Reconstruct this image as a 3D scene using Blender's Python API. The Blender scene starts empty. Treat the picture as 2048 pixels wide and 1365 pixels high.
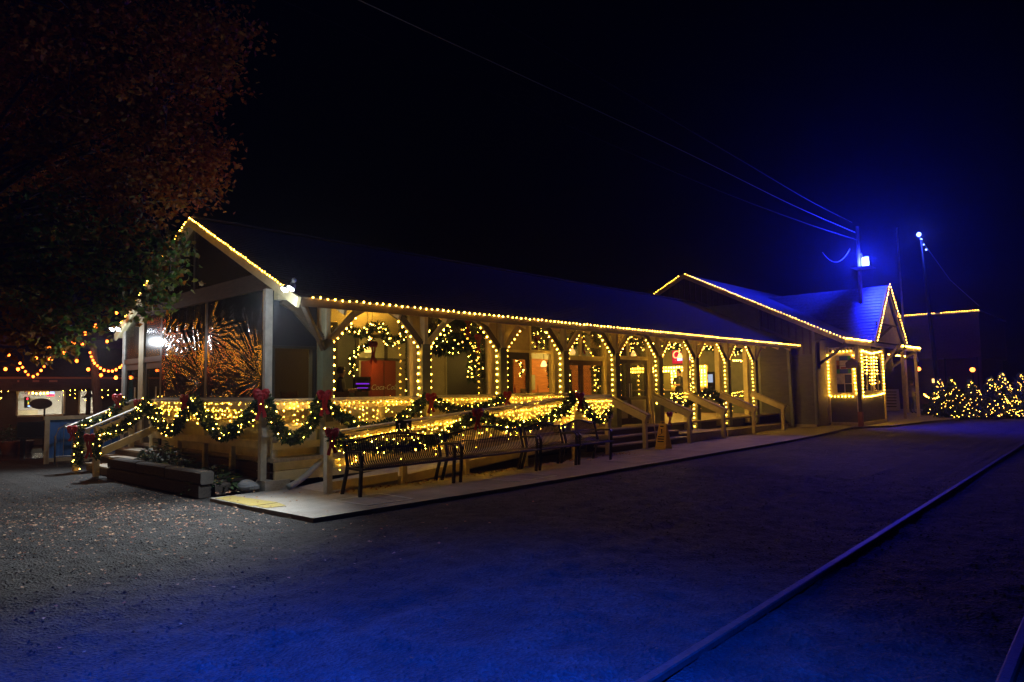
import bpy, bmesh, math, random
from mathutils import Vector, Matrix, noise as MN
R0 = random.Random(7)
S = bpy.context.scene
COL = S.collection
# ------------------------------------------------------------------ camera (24 mm lens, slight pitch and roll)
CAMH = 1.6
_VX, _VY, _PP = (2300.0, 760.0), (-440.0, 798.0), (1024.0, 682.5)
FPX = math.sqrt(-((_VX[0]-_PP[0])*(_VY[0]-_PP[0]) + (_VX[1]-_PP[1])*(_VY[1]-_PP[1])))
def _d(px, py): return Vector((px-_PP[0], -(py-_PP[1]), -FPX)).normalized()
_X = _d(*_VX); _Y = _d(*_VY); _Y = (_Y - _X*_X.dot(_Y)).normalized(); _Z = _X.cross(_Y)
ROT = Matrix((_X, _Y, _Z))
cam_d = bpy.data.cameras.new('camera'); cam = bpy.data.objects.new('camera', cam_d); COL.objects.link(cam)
cam.matrix_world = Matrix.Translation((0, 0, CAMH)) @ ROT.to_4x4()
cam_d.sensor_width = 36; cam_d.lens = FPX*36/2048; cam_d.clip_start = .05; cam_d.clip_end = 400
S.camera = cam
# measured points of the place: where the sight line of a photo pixel meets a plane of the building
def _ray(px, py): return ROT @ _d(px, py)
CV = Vector((0, 0, CAMH))
def onz(px, py, z=0.0): r = _ray(px, py); return CV + r*((z-CAMH)/r.z)
def ony(px, py, y): r = _ray(px, py); return CV + r*(y/r.y)
def onx(px, py, x): r = _ray(px, py); return CV + r*(x/r.x)
def ond(px, py, d): return CV + _ray(px, py)*d
# ------------------------------------------------------------------ night sky, exposure
W = bpy.data.worlds.new('World'); S.world = W; W.use_nodes = True
bg = W.node_tree.nodes['Background']
bg.inputs[0].default_value = (.35, .42, 1.0, 1); bg.inputs[1].default_value = .0004
S.view_settings.view_transform = 'Standard'; S.view_settings.look = 'None'
S.view_settings.exposure = 0; S.view_settings.gamma = 1; S.view_settings.use_curve_mapping = False
cy = S.cycles
cy.max_bounces = 7; cy.diffuse_bounces = 3; cy.glossy_bounces = 3; cy.transparent_max_bounces = 24; cy.volume_bounces = 0
cy.caustics_reflective = False; cy.caustics_refractive = False; cy.sample_clamp_indirect = 4; cy.use_light_tree = True
cy.use_denoising = True
try: cy.denoiser = 'OPENIMAGEDENOISE'
except Exception: pass

# ------------------------------------------------------------------ materials
def _nt(name):
    m = bpy.data.materials.new(name); m.use_nodes = True
    nt = m.node_tree; b = nt.nodes['Principled BSDF']; return m, nt, b
def mat(name, col, rough=.6, metal=0, var=.25, scale=6, bump=0.0, bscale=40, stretch=(1, 1, 1), spec=.5, col2=None):
    m, nt, b = _nt(name); n = nt.nodes; l = nt.links
    b.inputs['Roughness'].default_value = rough; b.inputs['Metallic'].default_value = metal
    b.inputs['Specular IOR Level'].default_value = spec
    tc = n.new('ShaderNodeTexCoord'); mp = n.new('ShaderNodeMapping'); mp.inputs['Scale'].default_value = stretch
    l.new(tc.outputs['Object'], mp.inputs[0])
    nz = n.new('ShaderNodeTexNoise'); nz.inputs['Scale'].default_value = scale; nz.inputs['Detail'].default_value = 6
    nz.inputs['Roughness'].default_value = .65
    l.new(mp.outputs[0], nz.inputs['Vector'])
    rp = n.new('ShaderNodeValToRGB'); rp.color_ramp.elements[0].position = .3; rp.color_ramp.elements[1].position = .7
    c2 = col2 if col2 else tuple(min(1, c*(1+var)) for c in col)
    rp.color_ramp.elements[0].color = tuple(c*(1-var) for c in col)+(1,); rp.color_ramp.elements[1].color = tuple(c2)+(1,)
    l.new(nz.outputs[0], rp.inputs[0]); l.new(rp.outputs[0], b.inputs['Base Color'])
    if bump:
        n2 = n.new('ShaderNodeTexNoise'); n2.inputs['Scale'].default_value = bscale; n2.inputs['Detail'].default_value = 5
        l.new(mp.outputs[0], n2.inputs['Vector'])
        bp = n.new('ShaderNodeBump'); bp.inputs['Strength'].default_value = bump; bp.inputs['Distance'].default_value = .02
        l.new(n2.outputs[0], bp.inputs['Height']); l.new(bp.outputs[0], b.inputs['Normal'])
    return m
def emis(name, col, st, vary=None):
    m = bpy.data.materials.new(name); m.use_nodes = True; nt = m.node_tree; nt.nodes.clear()
    e = nt.nodes.new('ShaderNodeEmission'); e.inputs[0].default_value = tuple(col)+(1,); e.inputs[1].default_value = st
    if vary:
        g = nt.nodes.new('ShaderNodeObjectInfo' if vary == 'o' else 'ShaderNodeNewGeometry'); a = nt.nodes.new('ShaderNodeMapRange')
        a.inputs['To Min'].default_value = st*.45; a.inputs['To Max'].default_value = st*1.5
        nt.links.new(g.outputs['Random' if vary == 'o' else 'Random Per Island'], a.inputs['Value']); nt.links.new(a.outputs[0], e.inputs[1])
    o = nt.nodes.new('ShaderNodeOutputMaterial'); nt.links.new(e.outputs[0], o.inputs[0]); return m
def glass(name, tint=(.8, .8, .8), base=.05, rough=.02, fr=.6):
    m = bpy.data.materials.new(name); m.use_nodes = True; nt = m.node_tree; nt.nodes.clear(); n = nt.nodes; l = nt.links
    t = n.new('ShaderNodeBsdfTransparent'); t.inputs[0].default_value = tuple(tint)+(1,)
    g = n.new('ShaderNodeBsdfGlossy'); g.inputs['Roughness'].default_value = rough
    lw = n.new('ShaderNodeLayerWeight'); lw.inputs[0].default_value = .25
    ma = n.new('ShaderNodeMath'); ma.operation = 'MULTIPLY_ADD'; ma.inputs[1].default_value = fr; ma.inputs[2].default_value = base
    l.new(lw.outputs['Fresnel'], ma.inputs[0]); mx = n.new('ShaderNodeMixShader'); l.new(ma.outputs[0], mx.inputs[0])
    l.new(t.outputs[0], mx.inputs[1]); l.new(g.outputs[0], mx.inputs[2])
    o = n.new('ShaderNodeOutputMaterial'); l.new(mx.outputs[0], o.inputs[0]); return m
def leafmat(name, cols, rough=.6, trans=.25):
    m, nt, b = _nt(name); n = nt.nodes; l = nt.links
    g = n.new('ShaderNodeNewGeometry'); rp = n.new('ShaderNodeValToRGB'); rp.color_ramp.interpolation = 'LINEAR'
    k = len(cols)
    while len(rp.color_ramp.elements) < k: rp.color_ramp.elements.new(.5)
    for i, c in enumerate(cols):
        rp.color_ramp.elements[i].position = i/(k-1); rp.color_ramp.elements[i].color = tuple(c)+(1,)
    l.new(g.outputs['Random Per Island'], rp.inputs[0]); l.new(rp.outputs[0], b.inputs['Base Color'])
    b.inputs['Roughness'].default_value = rough
    tr = n.new('ShaderNodeBsdfTranslucent'); l.new(rp.outputs[0], tr.inputs[0])
    mx = n.new('ShaderNodeMixShader'); mx.inputs[0].default_value = trans
    l.new(b.outputs[0], mx.inputs[1]); l.new(tr.outputs[0], mx.inputs[2])
    l.new(mx.outputs[0], n['Material Output'].inputs[0]); return m

WARM = (1, .46, .04)
M = dict(
    cream=mat('cream_paint', (.62, .55, .33), .5, var=.18, scale=5, bump=.08, bscale=60, stretch=(1, 1, 1)),
    white=mat('weathered_white_paint', (.46, .45, .41), .5, var=.22, scale=7, bump=.12, bscale=50),
    sage=mat('sage_green_paint', (.2, .22, .14), .6, var=.18, scale=4, bump=.08),
    olive=mat('olive_siding_paint', (.1, .1, .05), .65, var=.2, scale=3, bump=.1, stretch=(1, 1, 4)),
    navyp=mat('dark_slate_panel', (.03, .033, .042), .36, var=.15, scale=2),
    char=mat('charcoal_wall', (.045, .048, .054), .6, var=.2, scale=3),
    brown=mat('brown_board', (.07, .047, .03), .65, var=.3, scale=5, bump=.15, stretch=(1, 1, 5)),
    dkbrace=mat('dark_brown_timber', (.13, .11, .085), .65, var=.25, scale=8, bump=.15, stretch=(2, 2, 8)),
    deck=mat('deck_boards', (.3, .25, .18), .6, var=.3, scale=6, bump=.12, stretch=(6, 1, 1)),
    shingle=mat('asphalt_shingle', (.03, .03, .032), .8, var=.45, scale=14, bump=.35, bscale=60),
    bluemetal=mat('ribbed_grey_roofing', (.1, .1, .11), .55, var=.3, scale=10, bump=.25, bscale=50),
    plaster=mat('interior_plaster', (.4, .39, .33), .7, var=.15, scale=3),
    ceiling=mat('varnished_pine_ceiling', (.66, .5, .24), .5, var=.2, scale=4, stretch=(1, 8, 8)),
    bronze=mat('bronze_frame', (.045, .04, .032), .4, var=.2, scale=8),
    wire=mat('black_cable', (.02, .02, .02), .6),
    iron=mat('black_powder_coat', (.005, .005, .0055), .45, var=.3, scale=20, spec=.35),
    steel=mat('galvanised_steel', (.4, .41, .43), .38, metal=.8, var=.2, scale=12),
    rail=mat('rail_steel', (.05, .045, .043), .6, metal=.4, var=.4, scale=18, bump=.2),
    timber=mat('rotted_railway_timber', (.035, .027, .022), .85, var=.5, scale=7, bump=.5, bscale=25, stretch=(5, 1, 5)),
    timbertop=mat('grey_weathered_timber', (.055, .048, .042), .85, var=.4, scale=9, bump=.5, bscale=30, stretch=(6, 1, 6)),
    concrete=mat('platform_concrete', (.26, .24, .205), .75, var=.3, scale=1.6, bump=.14, bscale=70),
    yellow=mat('worn_yellow_paint', (.4, .29, .025), .7, var=.2, scale=9, bump=.15, col2=(.28, .23, .1)),
    whitep=mat('white_line_paint', (.5, .5, .48), .6, var=.15, scale=20),
    red=mat('red_velvet_ribbon', (.3, .006, .012), .55, var=.25, scale=14),
    fridge=mat('red_cooler_paint', (.2, .028, .012), .35, var=.1, scale=2),
    pine=mat('orange_stained_boards', (.6, .2, .045), .5, var=.25, scale=3, stretch=(1, 1, 9)),
    corr=mat('corrugated_grey_sheet', (.35, .35, .33), .4, metal=.4, var=.15, scale=5),
    blue=mat('blue_painted_sheet', (.04, .15, .45), .4, var=.2, scale=3),
    tan=mat('tan_frame_timber', (.42, .36, .23), .6, var=.2, scale=6, bump=.1),
    teal=mat('teal_canvas', (.01, .22, .3), .7, var=.2, scale=8),
    stone=mat('grey_fieldstone', (.24, .25, .27), .75, var=.3, scale=4, bump=.3, bscale=12),
    block=mat('concrete_block', (.4, .38, .33), .85, var=.25, scale=9, bump=.4, bscale=40),
    pipe=mat('grey_vinyl_pipe', (.33, .36, .36), .4, var=.15, scale=6),
    skin=mat('skin', (.45, .27, .19), .55, var=.08), hair=mat('dark_hair', (.03, .02, .015), .6),
    jeans=mat('blue_denim', (.05, .07, .13), .8, var=.2, scale=20), coat=mat('dark_coat', (.04, .04, .045), .8, var=.2, scale=12),
    greycoat=mat('grey_fleece', (.2, .19, .17), .85, var=.2, scale=12), whitecl=mat('white_cotton', (.65, .62, .58), .8),
    bark=mat('maple_bark', (.09, .075, .06), .9, var=.4, scale=8, bump=.6, bscale=18, stretch=(2, 2, .6)),
    brick=mat('dark_red_brick', (.1, .055, .05), .8, var=.3, scale=8, bump=.25, bscale=30),
    darkwood=mat('dark_stained_wood', (.09, .05, .03), .6, var=.3, scale=6, stretch=(1, 1, 6)),
    inwall=mat('white_tiled_wall', (.62, .6, .55), .45, var=.08, scale=4),
    board=mat('white_sign_board', (.6, .58, .5), .6, var=.1, scale=6), ink=mat('black_ink', (.02, .02, .02), .6),
    orangecone=mat('yellow_safety_plastic', (.8, .56, .1), .45, var=.12, scale=8),
    pot=mat('terracotta', (.34, .13, .07), .75), mulch=mat('bark_mulch', (.06, .042, .03), .95, var=.6, scale=30, bump=.7, bscale=60),
    sgreen=mat('stained_green_glass', (.03, .3, .14), .3), sblue=mat('stained_blue_glass', (.03, .08, .42), .3),
    samber=mat('stained_amber_glass', (.5, .2, .08), .3), sred=mat('stained_red_glass', (.17, .02, .03), .3),
    swhite=mat('obscure_white_glass', (.6, .56, .46), .35),
    poster=mat('dark_menu_board', (.02, .02, .022), .4), chrome=mat('brushed_aluminium', (.55, .55, .55), .3, metal=.9),
)
E_ = dict(
    c9=emis('warm_bulb_glow', WARM, 46, 'o'), mini=emis('mini_light_glow', (1, .47, .035), 135, 'g'), gar=emis('garland_light_glow', (1, .49, .06), 66, 'g'),
    fir=emis('fir_light_glow', (1, .46, .05), 26, 'g'), gold=emis('golden_festoon_glow', (1, .36, .02), 24, 'o'), orange=emis('orange_festoon_glow', (1, .13, .012), 17, 'o'), flood=emis('floodlight_lens_glow', (.85, .93, 1), 70),
    bluelamp=emis('blue_lamp_glow', (.05, .075, 1), 60), bluelamp2=emis('distant_lamp_glow', (.2, .3, 1), 9),
    lamp=emis('lamp_shade_glow', (1, .55, .15), 3.0), shop=emis('shop_tube_glow', (1, .93, .8), 110),
    neonred=emis('neon_red_glow', (1, .03, .06), 3.2), neonpanel=emis('neon_backlit_panel', (1, .02, .05), .75), neonblue=emis('neon_blue_glow', (.3, .5, 1), 2.2),
    neonwhite=emis('neon_lettering_glow', (1, .35, .12), 3), purple=emis('purple_screen_glow', (.3, .03, 1), 1.2),
    tv=emis('television_picture', (.5, .6, .8), .8), sodium=emis('sodium_lantern_glow', (1, .2, .03), 9),
    grn=emis('green_neon', (.05, .9, .15), 1.4), ylw=emis('yellow_neon', (1, .5, .03), 1.6))
GL = glass('window_glass', (.82, .82, .78), .03, .015, .5)
DARKGL = glass('smoked_panel', (.3, .3, .3), .06, .16, .5)
POLY = glass('translucent_polycarbonate', (.4, .42, .45), .06, .25, .4)
NEEDLE = leafmat('evergreen_needles', [(.012, .035, .015), (.02, .06, .022), (.035, .075, .03), (.015, .045, .02)], .55, .1)
MAPLE = [leafmat('maple_leaves_red', [(.3, .07, .006), (.4, .11, .007), (.44, .17, .01), (.22, .06, .006)], .6, .5),
         leafmat('maple_leaves_rust', [(.34, .12, .008), (.26, .09, .008), (.38, .17, .01), (.2, .14, .01)], .6, .5),
         leafmat('maple_leaves_green', [(.07, .2, .025), (.15, .24, .04), (.24, .19, .04), (.05, .14, .025)], .6, .5)]
DRY = leafmat('fallen_leaves', [(.2, .09, .045), (.36, .2, .11), (.48, .34, .22), (.26, .07, .04), (.42, .3, .2)], .8, .05)
SHRUB = leafmat('shrub_leaves', [(.03, .08, .025), (.05, .11, .035), (.08, .12, .04)], .5, .15)

# ------------------------------------------------------------------ mesh builder and object helpers
class MB:
    def __init__(s): s.v = []; s.f = []
    def add(s, vs, fs):
        o = len(s.v); s.v += [tuple(p) for p in vs]; s.f += [tuple(i+o for i in f) for f in fs]
    def box(s, a, b):
        x0, y0, z0 = [min(a[i], b[i]) for i in range(3)]; x1, y1, z1 = [max(a[i], b[i]) for i in range(3)]
        s.add([(x0, y0, z0), (x1, y0, z0), (x1, y1, z0), (x0, y1, z0), (x0, y0, z1), (x1, y0, z1), (x1, y1, z1), (x0, y1, z1)],
              [(0, 3, 2, 1), (4, 5, 6, 7), (0, 1, 5, 4), (1, 2, 6, 5), (2, 3, 7, 6), (3, 0, 4, 7)]); return s
    def beam(s, a, b, w, h, up=(0, 0, 1), ch=0):
        a = Vector(a); b = Vector(b); d = (b-a).normalized(); up = Vector(up)
        sd = d.cross(up)
        if sd.length < 1e-4: sd = d.cross(Vector((1, 0, 0)))
        sd.normalize(); u = sd.cross(d).normalized()
        c = min(w, h)*.12 if ch == 0 else ch
        pr = [(-w/2+c, -h/2), (w/2-c, -h/2), (w/2, -h/2+c), (w/2, h/2-c), (w/2-c, h/2), (-w/2+c, h/2), (-w/2, h/2-c), (-w/2, -h/2+c)]
        vs = [a+sd*x+u*y for x, y in pr]+[b+sd*x+u*y for x, y in pr]
        s.add(vs, [tuple(range(7, -1, -1)), tuple(range(8, 16))]+[(i, (i+1) % 8, 8+(i+1) % 8, 8+i) for i in range(8)]); return s
    def ext(s, poly, d):
        n = len(poly); d = Vector(d); a = [Vector(p) for p in poly]
        s.add(a+[p+d for p in a], [tuple(range(n-1, -1, -1)), tuple(range(n, 2*n))]+[(i, (i+1) % n, n+(i+1) % n, n+i) for i in range(n)]); return s
    def tube(s, pts, r, n=6, r2=None):
        pts = [Vector(p) for p in pts]; k = len(pts); rings = []
        prev = None
        for i, p in enumerate(pts):
            d = (pts[min(i+1, k-1)]-pts[max(i-1, 0)]).normalized()
            ref = Vector((0, 0, 1)) if abs(d.z) < .95 else Vector((1, 0, 0))
            a = d.cross(ref).normalized(); b = d.cross(a)
            rr = r if r2 is None else r+(r2-r)*i/max(1, k-1)
            rings.append([p+(a*math.cos(t)+b*math.sin(t))*rr for t in [2*math.pi*j/n for j in range(n)]])
        vs = [q for ring in rings for q in ring]
        fs = [(i*n+j, i*n+(j+1) % n, (i+1)*n+(j+1) % n, (i+1)*n+j) for i in range(k-1) for j in range(n)]
        fs += [tuple(range(n-1, -1, -1)), tuple(range((k-1)*n, k*n))]
        s.add(vs, fs); return s
    def lathe(s, c, prof, n=12, ax=(0, 0, 1)):
        c = Vector(c); q = Vector((0, 0, 1)).rotation_difference(Vector(ax)); k = len(prof)
        vs = [c+q @ Vector((r*math.cos(2*math.pi*j/n), r*math.sin(2*math.pi*j/n), z)) for r, z in prof for j in range(n)]
        fs = [(i*n+j, i*n+(j+1) % n, (i+1)*n+(j+1) % n, (i+1)*n+j) for i in range(k-1) for j in range(n)]
        fs += [tuple(range(n-1, -1, -1)), tuple(range((k-1)*n, k*n))]; s.add(vs, fs); return s
    def octa(s, c, r, h=1.0):
        x, y, z = c
        s.add([(x+r, y, z), (x-r, y, z), (x, y+r, z), (x, y-r, z), (x, y, z+r*h), (x, y, z-r*h)],
              [(0, 2, 4), (2, 1, 4), (1, 3, 4), (3, 0, 4), (2, 0, 5), (1, 2, 5), (3, 1, 5), (0, 3, 5)])
    def ball(s, c, r, n=8, k=5, sc=(1, 1, 1)):
        vs = []; fs = []
        for i in range(k+1):
            t = math.pi*i/k; rr = max(1e-4, math.sin(t))
            for j in range(n):
                a = 2*math.pi*j/n; vs.append((c[0]+r*sc[0]*rr*math.cos(a), c[1]+r*sc[1]*rr*math.sin(a), c[2]+r*sc[2]*math.cos(t)))
        for i in range(k):
            for j in range(n): fs.append(((i+1)*n+j, (i+1)*n+(j+1) % n, i*n+(j+1) % n, i*n+j))
        s.add(vs, fs); return s
    def mesh(s, name, m, smooth=False):
        me = bpy.data.meshes.new(name); me.from_pydata(s.v, [], s.f); me.update()
        if m: me.materials.append(m)
        if smooth: me.polygons.foreach_set('use_smooth', [True]*len(me.polygons))
        return me
    def build(s, name, m, parent=None, smooth=False, kind=None):
        o = bpy.data.objects.new(name, s.mesh(name, m, smooth)); COL.objects.link(o)
        if parent is not None: put(o, parent)
        if kind: o['kind'] = kind
        return o
def put(o, p):
    o.parent = p
    def wm(q): return q.matrix_basis if q.parent is None else wm(q.parent) @ q.matrix_parent_inverse @ q.matrix_basis
    o.matrix_parent_inverse = wm(p).inverted()
def tag(o, label=None, cat=None, group=None, kind=None):
    if label: o['label'] = label
    if cat: o['category'] = cat
    if group: o['group'] = group
    if kind: o['kind'] = kind
    return o
def thing(name, label, cat, loc=(0, 0, 0), group=None, rz=0):
    o = bpy.data.objects.new(name, None); COL.objects.link(o); o.location = loc; o.rotation_euler = (0, 0, rz); o.empty_display_size = .2
    return tag(o, label, cat, group)
def part(name, m, p, fn, smooth=False, kind=None):
    b = MB(); fn(b); return b.build(name, m, p, smooth, kind)
def pbox(name, m, p, a, b, kind=None): return MB().box(a, b).build(name, m, p, kind=kind)
def pbeam(name, m, p, a, b, w, h, up=(0, 0, 1)): return MB().beam(a, b, w, h, up).build(name, m, p)
def lerp(a, b, t): return Vector(a)+(Vector(b)-Vector(a))*t
def arc(pts, step):
    out = []; pts = [Vector(p) for p in pts]; rest = 0.0
    for a, b in zip(pts, pts[1:]):
        L = (b-a).length; t = rest
        while t < L: out.append(a+(b-a)*(t/L)); t += step
        rest = t-L
    return out
def spline(pts, n=8):
    P = [Vector(p) for p in pts]; P = [P[0]*2-P[1]]+P+[P[-1]*2-P[-2]]; out = []
    for i in range(1, len(P)-2):
        for k in range(n):
            t = k/n; a, b, c, d = P[i-1], P[i], P[i+1], P[i+2]
            out.append(.5*((2*b)+(c-a)*t+(2*a-5*b+4*c-d)*t*t+(3*b-a-3*c+d)*t**3))
    out.append(P[-2]); return out
def sag(a, b, s, n=14):
    a = Vector(a); b = Vector(b); return [a+(b-a)*(i/n)-Vector((0, 0, 4*s*(i/n)*(1-i/n))) for i in range(n+1)]
def siding(b, p0, p1, z0, z1, n, exp=.13, d=.018):
    p0 = Vector(p0); p1 = Vector(p1); n = Vector(n); k = max(1, int(round((z1-z0)/exp))); e = (z1-z0)/k
    for i in range(k):
        za = z0+i*e; zb = za+e
        def pt(p, z, o): return (p.x+n.x*o, p.y+n.y*o, z)
        vs = [pt(p0, za, d), pt(p1, za, d), pt(p1, zb, .004), pt(p0, zb, .004), pt(p0, za, 0), pt(p1, za, 0)]
        b.add(vs, [(0, 1, 2, 3), (4, 5, 1, 0)])
_bm = {}
def bulb_mesh(r, m):
    k = (round(r, 4), m.name)
    if k not in _bm:
        b = MB(); b.ball((0, 0, 0), r, 8, 5, (1, 1, 1.15)); _bm[k] = b.mesh('bulb', m, True)
    return _bm[k]
def bulbs_on(parent, pts, r, m, jit=.008):
    me = bulb_mesh(r, m)
    for p in pts:
        o = bpy.data.objects.new('bulb', me); COL.objects.link(o)
        o.location = Vector(p)+Vector((R0.uniform(-jit, jit), R0.uniform(-jit, jit), R0.uniform(-jit, jit))); put(o, parent)
def light_string(label, paths, step, r=.019, m=None, group='warm bulb strings', wire=True, name='light_string'):
    t = thing(name, label, 'string lights', (0, 0, 0), group); m = m or E_['c9']
    b = MB()
    for p in paths:
        bulbs_on(t, arc(p, step), r, m); b.tube([Vector(q)+Vector((0, 0, r*.9)) for q in p], .006, 4)
    b.build('wire', M['wire'], t); return t

# ------------------------------------------------------------------ ground, rails, platform
def gravel_material():
    m, nt, b = _nt('gravel_yard'); n = nt.nodes; l = nt.links
    tc = n.new('ShaderNodeTexCoord')
    def noise(sc, det=6, r=.65):
        x = n.new('ShaderNodeTexNoise'); x.inputs['Scale'].default_value = sc; x.inputs['Detail'].default_value = det; x.inputs['Roughness'].default_value = r
        l.new(tc.outputs['Object'], x.inputs['Vector']); return x
    big = noise(.7, 6); mid = noise(4, 6); fine = noise(55, 4, .7)
    vo = n.new('ShaderNodeTexVoronoi'); vo.inputs['Scale'].default_value = 42; l.new(tc.outputs['Object'], vo.inputs['Vector'])
    r1 = n.new('ShaderNodeValToRGB'); e = r1.color_ramp.elements; e[0].position = .32; e[1].position = .72
    e[0].color = (.0105, .01, .0098, 1); e[1].color = (.04, .039, .037, 1); l.new(mid.outputs[0], r1.inputs[0])
    r2 = n.new('ShaderNodeValToRGB'); e = r2.color_ramp.elements; e[0].position = .36; e[1].position = .64
    e[0].color = (.38, .38, .38, 1); e[1].color = (1.3, 1.28, 1.24, 1); l.new(big.outputs[0], r2.inputs[0])
    mx = n.new('ShaderNodeMix'); mx.data_type = 'RGBA'; mx.blend_type = 'MULTIPLY'; mx.inputs[0].default_value = 1
    l.new(r1.outputs[0], mx.inputs[6]); l.new(r2.outputs[0], mx.inputs[7])
    r3 = n.new('ShaderNodeValToRGB'); e = r3.color_ramp.elements; e[0].position = 0; e[1].position = 1
    e[0].color = (.25, .25, .25, 1); e[1].color = (2.1, 2.1, 2.1, 1); l.new(vo.outputs['Color'], r3.inputs[0])
    mx2 = n.new('ShaderNodeMix'); mx2.data_type = 'RGBA'; mx2.blend_type = 'MULTIPLY'; mx2.inputs[0].default_value = .8
    l.new(mx.outputs[2], mx2.inputs[6]); l.new(r3.outputs[0], mx2.inputs[7]); l.new(mx2.outputs[2], b.inputs['Base Color'])
    b.inputs['Roughness'].default_value = .85
    ad = n.new('ShaderNodeMath'); ad.operation = 'MULTIPLY_ADD'; ad.inputs[1].default_value = .6
    l.new(fine.outputs[0], ad.inputs[0]); l.new(vo.outputs['Distance'], ad.inputs[2])
    ad2 = n.new('ShaderNodeMath'); ad2.operation = 'MULTIPLY_ADD'; ad2.inputs[1].default_value = 2.5
    l.new(mid.outputs[0], ad2.inputs[0]); l.new(ad.outputs[0], ad2.inputs[2])
    bp = n.new('ShaderNodeBump'); bp.inputs['Strength'].default_value = .9; bp.inputs['Distance'].default_value = .045
    l.new(ad2.outputs[0], bp.inputs['Height']); l.new(bp.outputs[0], b.inputs['Normal'])
    return m
GRAVEL = gravel_material()
GZ = -.045
def relief(x, y):
    p = Vector((x, y, 0)); h = .024*MN.noise(p*.55)+.02*MN.noise(p*2.1)+.02*MN.noise(p*5.7)+.014*abs(MN.noise(p*12))
    for c in (5.55, 4.0):  # old wheel ruts running along the tracks
        d = y-(c+.25*math.sin(x*.31)+.02*x); h -= .02*math.exp(-(d/.16)**2)-.008*math.exp(-((abs(d)-.27)/.1)**2)
    f = 1.0
    if x > 4.2 and y > 7.4: f = .3
    return GZ-.016+h*f
def ground():
    b = MB()
    def axis(lo, a, c, hi, fine, coarse):
        v = [lo+(a-lo)*i/coarse for i in range(coarse)]+[a+(c-a)*i/fine for i in range(fine)]+[c+(hi-c)*i/coarse for i in range(coarse+1)]; return v
    xs = axis(-70, 0, 13, 110, 260, 40); ys = axis(-70, 0, 13, 110, 260, 40); nx = len(xs)
    b.v = [(x, y, relief(x, y)) for y in ys for x in xs]
    b.f = [(j*nx+i, j*nx+i+1, (j+1)*nx+i+1, (j+1)*nx+i) for j in range(len(ys)-1) for i in range(nx-1)]
    return b.build('gravel_ground', GRAVEL, None, True, 'structure')
ground()
# loose stones and fallen leaves
def stones():
    b = MB(); rg = random.Random(3)
    for i in range(9500):
        d = 1.6+13*rg.random()**1.6; a = math.radians(rg.uniform(4, 86)); x, y = d*math.cos(a), d*math.sin(a)
        if y > 7.4 and x > 4.3: continue
        r = rg.uniform(.005, .015)
        c = (x, y, relief(x, y)+r*.3); q = [rg.uniform(.6, 1.2) for _ in range(6)]
        b.add([(x+r*q[0], y, c[2]), (x-r*q[1], y+r*.2, c[2]), (x, y+r*q[2], c[2]), (x-r*.2, y-r*q[3], c[2]), (x, y, c[2]+r*.7*q[4]), (x, y, c[2]-r*.7)],
              [(0, 2, 4), (2, 1, 4), (1, 3, 4), (3, 0, 4), (2, 0, 5), (1, 2, 5), (3, 1, 5), (0, 3, 5)])
    b.build('loose_gravel', GRAVEL, None, False, 'stuff')
stones()
def leaf_shape(b, c, s, nrm, ang, rg, curl=.25):
    n = Vector(nrm).normalized(); t = n.orthogonal().normalized(); t = Matrix.Rotation(ang, 3, n) @ t; u = n.cross(t)
    c = Vector(c); k = curl*s
    prof = [(-.55, 0), (-.2, .42), (.12, .34), (.3, .62), (.42, .2), (.75, 0), (.42, -.2), (.3, -.62), (.12, -.34), (-.2, -.42)]
    vs = [c]+[c+t*(x*s)+u*(y*s)+n*(k*abs(y)*rg.uniform(.6, 1.4)) for x, y in prof]
    b.add(vs, [(0, i, i % 10+1) for i in range(1, 11)])
def ground_leaves():
    b = MB(); rg = random.Random(11)
    n = 0
    while n < 2800:
        x = rg.uniform(-1, 9); y = rg.uniform(2.5, 16)
        dens = math.exp(-((x-3.0)/2.2)**2)*math.exp(-((y-11)/2.6)**2)
        if rg.random() > dens: continue
        z = relief(x, y)+.006
        if x > 4.65 and 7.8 < y < 10.6:
            if rg.random() > .25: continue
            z = .008
        elif x > 4.4 and y > 10.5: continue
        leaf_shape(b, (x, y, z+rg.uniform(0, .012)), rg.uniform(.012, .036), (rg.uniform(-.3, .3), rg.uniform(-.3, .3), 1), rg.uniform(0, 6.3), rg, .35); n += 1
    for i in range(420):
        x = rg.uniform(6, 14); y = 9.42-abs(rg.gauss(0, .16))
        leaf_shape(b, (x, y, .012+rg.uniform(0, .02)), rg.uniform(.025, .05), (rg.uniform(-.5, .5), rg.uniform(-.5, .5), 1), rg.uniform(0, 6.3), rg, .5)
    for i in range(260):
        leaf_shape(b, (rg.uniform(4.75, 5.5), rg.uniform(10.7, 12.5), -.005+rg.uniform(0, .04)), rg.uniform(.025, .05), (rg.uniform(-.6, .6), rg.uniform(-.6, .6), 1), rg.uniform(0, 6.3), rg, .5)
    b.build('fallen_leaves', DRY, None, False, 'stuff')
ground_leaves()
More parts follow.
